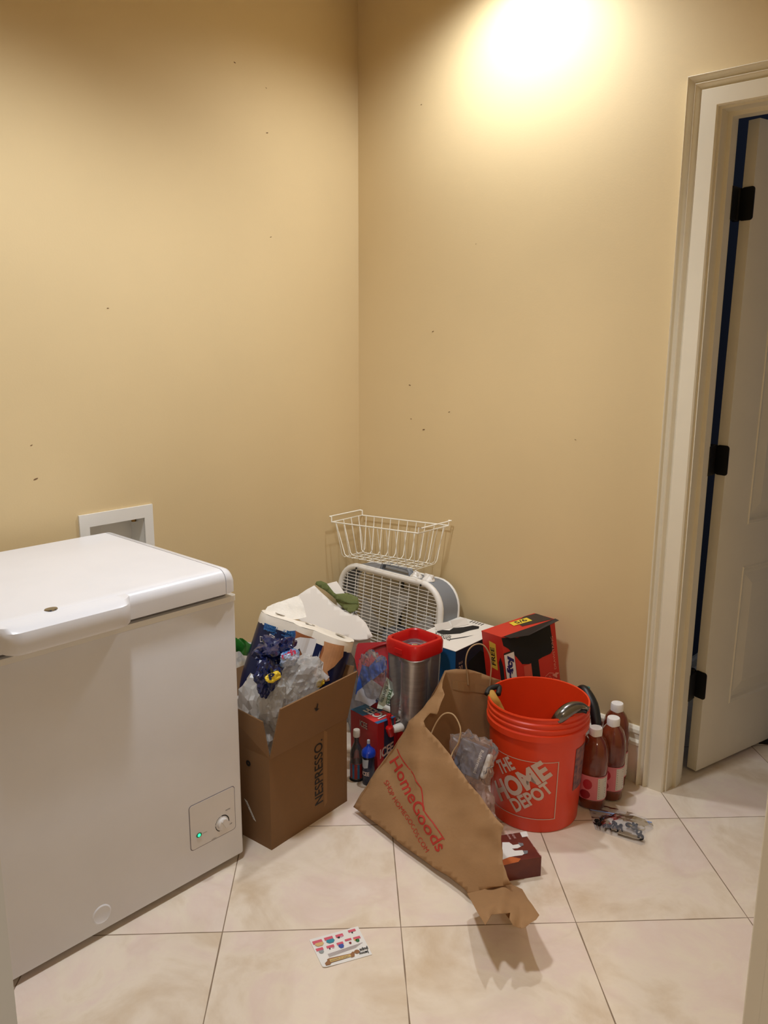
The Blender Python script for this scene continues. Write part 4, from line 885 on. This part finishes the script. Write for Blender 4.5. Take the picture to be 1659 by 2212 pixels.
# handheld shower head over the rim
sh = thing('shower_head', 'metallic shower head and hose hooked over the right rim of the bucket', 'shower head', (1.22, -.39, .33))
hp_ = [at(1197, 1562, 2, .345), at(1212, 1546, 2, .372), at(1232, 1531, 2, .388), at(1255, 1526, 2, .392), at(1272, 1532, 2, .388)]
MB().tube(smoothline(hp_, 6), [.007+.0125*math.sin(PI*min(1, (i+4)/26)) for i in range(25)], n=16).build('head', mat('gunmetal', (120, 116, 112), .25, metal=1), sh, smooth=True)
hq = [p+Vector((.008, -.006, -.010)) for p in smoothline(hp_, 6)[9:22]]
MB().tube(hq, .0045, n=8).build('nozzle_strip', mat('black_rubber', (16, 16, 18), .6), sh, smooth=True)
MB().tube(smoothline([hp_[0], at(1190, 1566, 2, .32), Vector((1.17, -.36, .22)), Vector((1.13, -.34, .1)), Vector((1.12, -.36, .025))], 6), .0075, n=12).build('neck', mat('gunmetal', (120, 116, 112), .25, metal=1), sh, smooth=True)
# black vacuum hose piece looping behind the bucket
vb = thing('black_hose', 'black curved hose standing behind the bucket, with a clear clip', 'hose', (1.105, -.115, 0))
vp = smoothline([(1.02, -.150, .0), (1.03, -.13, .15), (1.06, -.12, .27), (1.11, -.125, .312), (1.165, -.135, .285), (1.195, -.155, .225), (1.18, -.175, .12), (1.16, -.17, .0)], 7)
vp = [(1.105, -.115, .02), (1.10, -.115, .15), (1.105, -.120, .27), (1.130, -.130, .318), (1.178, -.150, .290), (1.205, -.170, .235)]
MB().tube(smoothline(vp, 7), .016, n=14).build('hose', mat('black_hose', (18, 18, 20), .4), vb, smooth=True)
MB().lathe([(0, 0), (.035, 0), (.035, .02), (.018, .03), (0, .03)], 20, M=Matrix.Translation((1.105, -.110, 0))).build('hose_end', blackp, vb, smooth=40)
MB().box(-.008, .008, -.004, .004, -.02, .012, bev=.002, M=Matrix.Translation((1.212, -.176, .232))@Matrix.Rotation(.5, 4, 'Y')).build('clip', film('clip_clear', (210, 210, 215), .3, .1, .5), vb)
MB().lathe([(0, 0), (.010, 0), (.010, .018), (0, .018)], 14, M=Matrix.Translation((1.13, -.105, .300))).build('teal_cap', mat('teal', (28, 110, 104), .5), vb, smooth=40)
# ================================================================ JUICE BOTTLES
jm = mat('grapefruit_juice', (126, 56, 30), .12, coat=.3, noise_amt=.18, nscale=14, two=(100, 40, 22))
labr = mat('label_red', (186, 36, 52), .5); labp = mat('label_pink', (226, 130, 140), .5); labw = mat('label_white', (222, 214, 204), .6)
def juice(loc, rz, hgt, label):
    t_ = thing('juice_bottle', label, 'juice bottle', loc, 'big plastic bottles of red-brown juice by the wall')
    M_ = Matrix.Translation(loc)@Matrix.Rotation(rz, 4, 'Z')@Matrix.Diagonal((.93, .93, hgt/.262, 1))
    MB().lathe([(0, 0), (.036, 0), (.0435, .006), (.0445, .03), (.0455, .034), (.0445, .036), (.0445, .118), (.0455, .12), (.0455, .128), (.0472, .14), (.0468, .170), (.0425, .200), (.0340, .222), (.0225, .236), (.0180, .242), (.0, .242)], 40, M=M_, sq=2.6).build('bottle_body', jm, t_, smooth=50)
    MB().lathe([(.0185, .236), (.0212, .2375), (.0216, .2575), (.0198, .262), (0, .2625)], 30, M=M_).build('cap', mat('cap_white', (240, 236, 232), .4), t_, smooth=40)
    def cy(a, h):
        rr = .0457/((abs(math.cos(a))**2.6+abs(math.sin(a))**2.6)**(1/2.6)); return M_@Vector((rr*math.cos(a), rr*math.sin(a), h))
    full = [[(-PI, .037), (PI, .037), (PI, .117), (-PI, .117)]]
    lb_ = sheet('label', full, cy, labp, t_, step=(.12, 0))
    def cy2(a, h): p = cy(a, h); c_ = Vector((loc[0], loc[1], p.z)); return p+(p-c_).normalized()*.0007
    sheet('nutrition_panel', [[(-1.05, .041), (-.20, .041), (-.20, .113), (-1.05, .113)]], cy2, labw, lb_, step=(.12, 0))
    fr1 = [(-1.75+.33*math.cos(a*.5), .088+.017*math.sin(a*.5)) for a in range(13)]; fr2 = [(-1.90+.38*math.cos(a*.5), .053+.015*math.sin(a*.5)) for a in range(13)]
    sheet('printed_fruit', [fr1], cy2, labr, lb_, step=(.12, 0)); sheet('printed_fruit', [fr2], cy2, mat('label_crimson', (150, 24, 40), .5), lb_, step=(.12, 0))
    def cy3(a, h): p = cy(a, h); c_ = Vector((loc[0], loc[1], p.z)); return p+(p-c_).normalized()*.0013
    rows = [[(-.98, .108-.0075*i), (-.98+.55*random.uniform(.5, 1.2), .108-.0075*i), (-.98+.5, .1062-.0075*i), (-.98, .1055-.0075*i)] for i in range(9)]
    sheet('small_print', rows, cy3, mat('grey_print', (110, 104, 100), .6), lb_)
    return t_
random.seed(2)
juice((1.232, -.226, 0), .30, .258, 'red-brown juice bottle half hidden right behind the orange bucket')
juice((1.247, -.143, 0), .36, .266, 'middle red-brown juice bottle, fully visible with pink and white label')
juice((1.218, -.064, 0), .5, .278, 'red-brown juice bottle at the back against the baseboard')
# ================================================================ ZIP BAG OF SCREWS
zb = thing('zip_bag', 'clear zip bag of dark screws and metal fittings lying on the floor', 'zip bag', (1.36, -.25, 0))
zf = film('zip_film', (225, 228, 240), .16, .12, .12)
zp = [(1272, 1745), (1300, 1740), (1350, 1752), (1408, 1775), (1412, 1788), (1392, 1800), (1394, 1822), (1385, 1824), (1330, 1805), (1286, 1790), (1280, 1775)]
Z2 = [tuple(at(x, y, 2, .004)[:2]) for x, y in zp]
zcx = sum(p[0] for p in Z2)/len(Z2); zcy = sum(p[1] for p in Z2)/len(Z2)
def zfn(k):
    def g(x, y):
        d = max(0, 1-(((x-zcx-.03)/.09)**2+((y-zcy+.02)/.08)**2)); return Vector((x, y, .0022+k*(.003+.024*d**.6+.006*abs(noise.noise(Vector((x*38, y*38, 1)))))))
    return g
sheet('bag_film', [Z2], zfn(1), zf, zb, step=.006, smooth=25)
sheet('bag_film', [Z2], lambda x, y: Vector((x, y, .0006)), zf, zb, step=.03)
za = at(1275, 1749, 2, .012); zc_ = at(1408, 1777, 2, .014); MB().tube([za, za.lerp(zc_, .5)+Vector((0, 0, .004)), zc_], .0016, n=6).build('zip_seal', mat('zip_blue', (120, 150, 210), .3), zb)
steel = mat('dark_screw', (34, 32, 32), .35, metal=.8); bright = mat('bright_steel', (190, 185, 175), .25, metal=1)
random.seed(9)
for i in range(14):
    t_ = i/13; c0 = at(1288+t_*55, 1778+t_*12+random.uniform(-4, 4), 2, .008+random.uniform(0, .008)); d = Vector((random.uniform(-.3, .3)-.35, random.uniform(-.2, .2)+.85, random.uniform(-.1, .1))).normalized()
    q = d.to_track_quat('Z', 'Y').to_matrix().to_4x4()
    MB().lathe([(0, -.016), (.0022, -.010), (.0024, .012), (.0055, .0145), (.0055, .016), (0, .016)], 10, M=Matrix.Translation(c0)@q).build('screw', steel, zb)
for i, (x, y, l) in enumerate(((1342, 1795, .06), (1352, 1802, .05), (1330, 1790, .035), (1368, 1806, .05))):
    c0 = at(x, y, 2, .010); MB().box(-l/2, l/2, -.005, .005, -.0015, .0015, M=Matrix.Translation(c0)@Matrix.Rotation(.15+i*.06, 4, 'Z')@Matrix.Rotation(.1, 4, 'X')).build('bracket', bright, zb)
for i, (x, y) in enumerate(((1358, 1782), (1370, 1786), (1380, 1797), (1372, 1778), (1384, 1808))):
    c0 = at(x, y, 2, .014); MB().lathe([(.004, -.003), (.009, -.003), (.010, .0), (.009, .003), (.004, .003), (.004, -.003)], 16, M=Matrix.Translation(c0)@Matrix.Rotation(.4*i, 4, 'X')).build('washer', steel, zb, smooth=40)
# ================================================================ GLOVE BOX
G0 = Vector((1.307, -.637, 0)); ge1 = Vector((1.218, -.579, 0))-G0; gl1 = ge1.length; ge1.normalize(); ge2 = Vector((ge1.y, -ge1.x, 0))
if ge2.dot(Vector((-.6, -.8, 0))) < 0: ge2 = -ge2
gh = .058; gl2 = .135
GM = Matrix((-ge2, ge1, Vector((0, 0, 1)))).transposed().to_4x4(); GM.translation = G0+ge2*gl2   # x toward right end, y away (left-back)
gx = thing('glove_box', 'maroon box of disposable gloves with a white glove picture, half under the paper bag', 'box', G0+ge2*gl2/2+ge1*gl1/2)
maroon = mat('maroon_card', (92, 32, 26), .4, noise_amt=.25, nscale=10, two=(120, 50, 30))
gbx = MB().box(0, gl2, 0, gl1+.012, 0, gh, bev=.001).build('carton', maroon, gx, GM)
# camera sees the y=0 side? label art on the top
def gt(px, py): p = GM.inverted()@at(px, py, 2, gh); return (p.x, p.y)
GT = lambda o: (lambda x, y: GM@Vector((x, y, gh+o)))
sheet('orange_band', [[gt(1086, 1853), gt(1100, 1850), gt(1125, 1855), gt(1120, 1862), gt(1086, 1870)]], GT(.0005), mat('band_orange', (190, 96, 40), .5), gx)
sheet('glove_picture', [[gt(*q) for q in ((1085, 1820), (1100, 1820), (1108, 1826), (1120, 1824), (1126, 1829), (1118, 1833), (1106, 1834), (1112, 1838), (1128, 1837), (1136, 1842), (1128, 1848), (1112, 1850), (1100, 1852), (1085, 1858))]], GT(.0009), whiteink, gx)
sheet('cuff_picture', [[gt(*q) for q in ((1119, 1821), (1130, 1822), (1131, 1827), (1124, 1829))], [gt(*q) for q in ((1129, 1838), (1140, 1838), (1140, 1844), (1133, 1846))]], GT(.0012), mat('grey_label2', (120, 120, 122), .5), gx)
sheet('white_sticker', [[gt(*q) for q in ((1123, 1799), (1137, 1796), (1142, 1807), (1128, 1809))]], GT(.0009), whiteink, gx)
def gtl(s, p, q, h, bold=.02):
    P = Vector(gt(*p)); Q = Vector(gt(*q)); d = Q-P; n_ = Vector((-d.y, d.x)).normalized()*h; return (s, tuple(P), tuple(d), tuple(n_), bold)
lettering('lettering', [gtl('NITRILE GLOVES', (1100, 1795), (1111, 1812), .006), gtl('100 GLOVES', (1090, 1796), (1101, 1814), .005, .03), gtl('MEDIUM', (1157, 1836), (1168, 1851), .005, .03), gtl('powder free', (1142, 1814), (1152, 1830), .004)], mat('pinkish_print', (206, 160, 150), .5), gx, GT(.0009))
MB().box(gl2, gl2+.0006, .012, gl1*.95, .008, gh-.008).build('end_print', mat('dim_print', (84, 42, 34), .5, noise_amt=.4, nscale=300, two=(60, 24, 20), stretch=(1, 1, .1)), gx, GM)
# ================================================================ PAPER CARRIER BAG
P0 = at(763, 1744, 2, .020); P1 = at(1012, 1926, 2, .024); P2 = Vector((.889, -.53, .44))
pn = (P1-P0).cross(P2-P0).normalized()
if pn.dot(CAM-P0) < 0: pn = -pn
pb = thing('paper_bag', 'large slumped kraft paper carrier bag with red lettering, in the middle of the floor', 'paper bag', (.98, -.66, 0))
FOLD = [((868, 1600), (905, 1700)), ((905, 1700), (912, 1770)), ((912, 1770), (965, 1850)), ((1060, 1720), (990, 1880)), ((828, 1632), (850, 1680))]
def fold_h(x, y):
    h = 0
    for (a, b_), amp in zip((((905, 1560), (905, 1690)), ((905, 1690), (914, 1765)), ((914, 1765), (975, 1860)), ((1040, 1745), (1000, 1870)), ((826, 1632), (852, 1690)), ((1060, 1860), (1035, 1925)), ((960, 1600), (890, 1560))), (.010, .009, .006, -.006, -.008, .008, .01)):
        A_ = Vector(a); B_ = Vector(b_); P = Vector((x, y)); t_ = max(0, min(1, (P-A_).dot(B_-A_)/(B_-A_).length_squared)); d = (P-A_.lerp(B_, t_)).length
        h += .9*amp*math.exp(-(d/15)**1.4)
    return h
def bagf(o=0):
    def g(x, y):
        p = atp(x, y, P0, pn); e = min(1, max(0, p.z/.10)); bul = .022*math.sin(min(1, max(0, (x-763)/330))*PI)*e
        q = p+pn*((fold_h(x, y)+.010*nz(x*.016, y*.016, 2)+.005*nz(x*.05, y*.035, 7))*e+o+bul*.0)
        if q.z < .002+o: q.z = .002+o
        return q
    return g
front = [(763, 1743), (780, 1712), (806, 1676), (826, 1640), (860, 1597), (889, 1562), (918, 1524), (944, 1487), (965, 1447), (958, 1470), (955, 1485), (960, 1500), (950, 1535), (945, 1544), (932, 1542), (924, 1552), (920, 1560), (924, 1572), (938, 1588), (950, 1600), (975, 1633), (985, 1652), (1000, 1672), (1012, 1690), (1037, 1718), (1050, 1740), (1068, 1762), (1091, 1785), (1086, 1800), (1085, 1830), (1088, 1862), (1096, 1885), (1105, 1910), (1090, 1914), (1060, 1918), (1040, 1925), (1012, 1929), (1000, 1917), (970, 1893), (940, 1876), (900, 1847), (868, 1825), (830, 1792), (800, 1770)]
# run the paper off the pixel grid so that its lower edge really rests on the floor
sheet('front_panel', [front], bagf(), kraft, pb, step=11, smooth=True, thick=.0006)
bgp0 = Vector((.855, -.485, .40)); bgn = Vector((.84, -.54, .0)).normalized()
def backf(o=0):
    def g(x, y):
        p = atp(x, y, bgp0, bgn); q = p+bgn*(o+.004*nz(x*.03, y*.012, 4)+.004*math.sin(x*.09)*max(0, min(1, (1700-y)/200)))
        if q.z < .002: q.z = .002
        return q
    return g
back = [(962, 1450), (985, 1444), (1010, 1446), (1040, 1455), (1070, 1465), (1095, 1474), (1100, 1500), (1085, 1560), (1068, 1600), (1066, 1700), (1075, 1790), (950, 1740), (850, 1690), (880, 1620), (910, 1560), (925, 1530)]
sheet('back_panel', [back], backf(), kraft, pb, step=13, smooth=True, thick=.0006)
sheet('handle_patch', [[(976, 1468), (1010, 1473), (1068, 1490), (1052, 1499), (1005, 1493), (977, 1488)]], backf(.0012), mat('kraft_patch', (158, 120, 78), .8, bump=.2), pb, step=13, thick=.0006)
cord = mat('paper_cord', (178, 146, 108), .9, bump=.5, bscale=400)
bh = backf(.003)
bb = lambda x, y: atp(x, y, bgp0, bgn)+bgn*.004
MB().tube(smoothline([bh(1011, 1480), bh(1009, 1455), bb(1005, 1430), bb(1010, 1406), bb(1024, 1392), bb(1042, 1392), bb(1055, 1410), bb(1060, 1435), bh(1058, 1465), bh(1056, 1490)], 6), .0022, n=7).build('rope_handle', cord, pb, smooth=True)
f0 = bagf(-.004)
ya = f0(930, 1590)
MB().tube(smoothline([f0(925, 1608), at(935, 1577, 1, ya.y+.006), at(948, 1553, 1, ya.y+.012), at(962, 1541, 1, ya.y+.018), at(978, 1543, 1, ya.y+.022), at(990, 1560, 1, ya.y+.02), at(995, 1580, 1, ya.y+.012), at(990, 1605, 1, ya.y+.004), at(978, 1625, 1, ya.y-.006), f0(972, 1640)], 6), .0022, n=7).build('rope_handle', cord, pb, smooth=True)
# left gusset and floor of the bag
g0 = [bagf()(x, y) for x, y in ((767, 1742), (808, 1676), (862, 1597), (920, 1524), (964, 1450))]
g1 = [backf()(x, y) for x, y in ((850, 1735), (868, 1672), (896, 1600), (930, 1526), (963, 1450))]
gm_ = [(a+b_)/2+Vector((.03*(1-i/4), -.01*(1-i/4), 0)) for i, (a, b_) in enumerate(zip(g0, g1))]
v = [p for tr in zip(g0, gm_, g1) for p in tr]
MB().add(v, [[i*3+k, i*3+k+1, i*3+k+4, i*3+k+3] for i in range(4) for k in (0, 1)]).build('side_gusset', kraft, pb, smooth=True)
MB().add([Vector((.715, -.745, .003)), Vector((1.19, -.80, .003)), Vector((1.10, -.60, .003)), Vector((.84, -.53, .003))], [[0, 1, 2, 3]]).build('bottom_panel', kraft, pb)
# torn flap at the lower right, curling just off the floor
def flapf(px, py):
    t_ = max(0, min(1, (py-1912)/90)); z = .034+.085*t_+.035*math.sin(t_*PI)+.018*nz(px*.035, py*.03, 3)
    z += .028*math.exp(-((px-1095+(py-1905)*.25)/14)**2)
    return at(px, py, 2, z)
flap = [(1009, 1930), (1040, 1923), (1066, 1914), (1090, 1900), (1100, 1904), (1108, 1912), (1128, 1921), (1140, 1942), (1150, 1955), (1160, 1970), (1165, 1977), (1158, 1987), (1147, 1993), (1134, 2004), (1125, 2006), (1108, 1999), (1100, 1985), (1102, 1972), (1080, 1974), (1062, 1976), (1055, 1988), (1048, 1998), (1032, 1972), (1020, 1950)]
sheet('torn_flap', [flap], flapf, kraft, pb, step=7, smooth=50, thick=.0006)
flapb = [(1085, 1880), (1103, 1905), (1112, 1915), (1095, 1925), (1060, 1925), (1030, 1925), (1050, 1900)]
sheet('torn_flap', [[(1092, 1975), (1102, 1972), (1125, 2004), (1110, 1999)]], lambda x, y: at(x, y, 2, .115), kraft, pb, step=7, thick=.0006)
# print
L0, L1, U0 = Vector((838, 1645)), Vector((944, 1842)), Vector((22, -18))
lf = bagf(.0016)
lettering('lettering', [('HomeGoods', tuple(L0), tuple(L1-L0), (22, -14), .012)], redink, pb, lf, 9)
lettering('lettering', [('SHOP HOMEGOODS.COM', (828, 1690), (92, 152), (8, -6), .0)], redink, pb, lf, 9)
lettering('lettering', [('®', (952, 1826), (4, 4), (3, -4), 0)], redink, pb, lf)
sheet('red_line', strip([(856, 1617), (864, 1632), (884, 1660), (906, 1688), (913, 1703), (915, 1730), (920, 1752), (938, 1776), (960, 1814)], 2.4), lf, redink, pb, step=9)
# plastic-wrapped goods inside the carrier bag
ib = thing('wrapped_goods', 'clear plastic bag holding a grey box, sunk in the kraft paper carrier bag', 'plastic bag', (1.03, -.60, 0))
q0 = at(1020, 1640, 1, -.590)
GBM = Matrix.Translation(at(1018, 1636, 1, -.592))@Matrix.Rotation(.35, 4, 'Z')@Matrix.Rotation(-.45, 4, 'X')@Matrix.Rotation(.2, 4, 'Y')
MB().box(-.042, .042, -.012, .012, -.05, .042, bev=.002).build('grey_box', mat('grey_card', (104, 104, 116), .5), ib, GBM)
MB().box(.043, .058, -.014, .012, -.042, .03, bev=.006).build('white_lid', whitep, ib, GBM)
lettering('lettering', [('Rubbermaid', (.022, .032), (0, -.068), (.010, 0), .01)], whiteink, ib, lambda x, y: GBM@Vector((x, -.0126, y)))
wrapf = film('pink_film', (240, 222, 212), .20, .14, .15)
blob('film', (0, 0, 0), (.07, .035, .075), 51, wrapf, ib, amp=.35, crease=12, M=Matrix.Translation(at(1022, 1640, 1, -.60)))
blob('film', (0, 0, .07), (.06, .045, .085), 53, film('pink_film2', (236, 204, 190), .55, .18, .15), ib, amp=.35, crease=12, zmin=.004, M=Matrix.Translation((1.06, -.600, 0)))
# ================================================================ PRINTED CARD ON THE FLOOR
cc = [at(668, 2030, 2, .001), at(773, 2001, 2, .001), at(804, 2062, 2, .001), at(698, 2092, 2, .001)]
pc = thing('flyer_card', 'white printed card with pink banners and a brown ribbon, flat on the floor tiles', 'card', (cc[0]+cc[2])/2*1.0)
def bil(u, v_, z=.0016): a = cc[0].lerp(cc[1], u); b_ = cc[3].lerp(cc[2], u); p = a.lerp(b_, v_); return Vector((p.x, p.y, z+.004*max(0, v_-.85)*max(0, .4-u)*8))
sheet('card', [[(.012, 0), (.99, 0), (1, .01), (1, .99), (.99, 1), (.06, 1), (.015, .975), (0, .95), (0, .02)]], lambda u, v_: bil(u, v_, .0014), paper, pc, step=.1, thick=.0008)
ban = [(.03, .10, .19, .14), (.27, .09, .17, .12), (.50, .10, .15, .12), (.77, .06, .15, .10), (.03, .36, .14, .11), (.24, .37, .15, .10), (.45, .36, .13, .10), (.63, .32, .13, .08), (.80, .33, .14, .10)]
sheet('pink_banner', [[(a, b_), (a+w_, b_), (a+w_, b_+h_*.8), (a, b_+h_*.8)] for a, b_, w_, h_ in ban], lambda u, v_: bil(u, v_, .0024), pink, pc)
items = [((.05, .19, .18, .12), (214, 178, 120)), ((.28, .18, .17, .13), (50, 140, 160)), ((.52, .18, .05, .05), (30, 28, 40)), ((.82, .14, .03, .05), (40, 40, 40)), ((.06, .45, .10, .10), (150, 156, 156)), ((.46, .43, .11, .13), (60, 84, 160)), ((.68, .44, .05, .07), (130, 40, 50)), ((.82, .41, .08, .10), (40, 110, 60)), ((.80, .40, .05, .05), (236, 196, 90)), ((.27, .46, .03, .04), (60, 60, 60)), ((.33, .47, .05, .02), (210, 150, 170)), ((.58, .17, .05, .04), (214, 150, 180))]
for i, ((a, b_, w_, h_), col) in enumerate(items): sheet('printed_picture', [[(a+w_*.1, b_), (a+w_*.9, b_), (a+w_, b_+h_*.5), (a+w_*.75, b_+h_), (a+w_*.25, b_+h_), (a, b_+h_*.5)]], lambda u, v_: bil(u, v_, .0026), mat('card_print_%d' % i, col, .6), pc)
sheet('brown_ribbon', [[(.07, .88), (.14, .82), (.14, .78), (.19, .76), (.62, .80), (.66, .76), (.70, .78), (.68, .86), (.66, .92), (.60, .93), (.58, .90), (.19, .92), (.15, .97), (.07, .97)]], lambda u, v_: bil(u, v_, .0024), mat('ribbon_brown', (150, 104, 66), .6), pc)
sheet('cream_ribbon', [[(.18, .80), (.60, .82), (.60, .90), (.18, .90)]], lambda u, v_: bil(u, v_, .0027), mat('ribbon_cream', (208, 176, 110), .6), pc)
lettering('lettering', [('Jenny', (.965, .83), (-.20, -.01), (0, .11), .03), ('pups', (.98, .71), (-.17, .0), (0, .10), .03)], blackp, pc, lambda u, v_: bil(u, 1.6-v_ if False else v_, .0028))
lettering('lettering', [('what is special', (.56, .83), (-.36, 0), (0, .06), .0)], mat('grey_print', (110, 104, 100), .6), pc, lambda u, v_: bil(u, v_, .0030))
sheet('small_print', [[(.20, .62+.03*i), (.93-.05*i, .62+.03*i-.06), (.93-.05*i, .635+.03*i-.06), (.20, .635+.03*i)] for i in range(4)], lambda u, v_: bil(u, v_, .0024), mat('pale_grey_print', (196, 184, 184), .7), pc)
MB().lathe([(0, .0004), (.0065, 0)], 16, M=Matrix.Translation(bil(.745, .80, .0026))).build('round_mark', mat('ribbon_brown', (150, 104, 66), .6), pc)
# ---- rug corner in the next room
rg = MB().box(0, .8, 0, 1.0, .0, .008); a = at(1640, 1607, 2, 0)
tb(rg.build('dark_rug', mat('dark_rug', (34, 30, 30), .95, bump=.5, bscale=300), M=Matrix.Translation((a.x, a.y, .0005))@Matrix.Rotation(.5, 4, 'Z')), 'corner of a dark rug on the floor past the open door', 'rug')
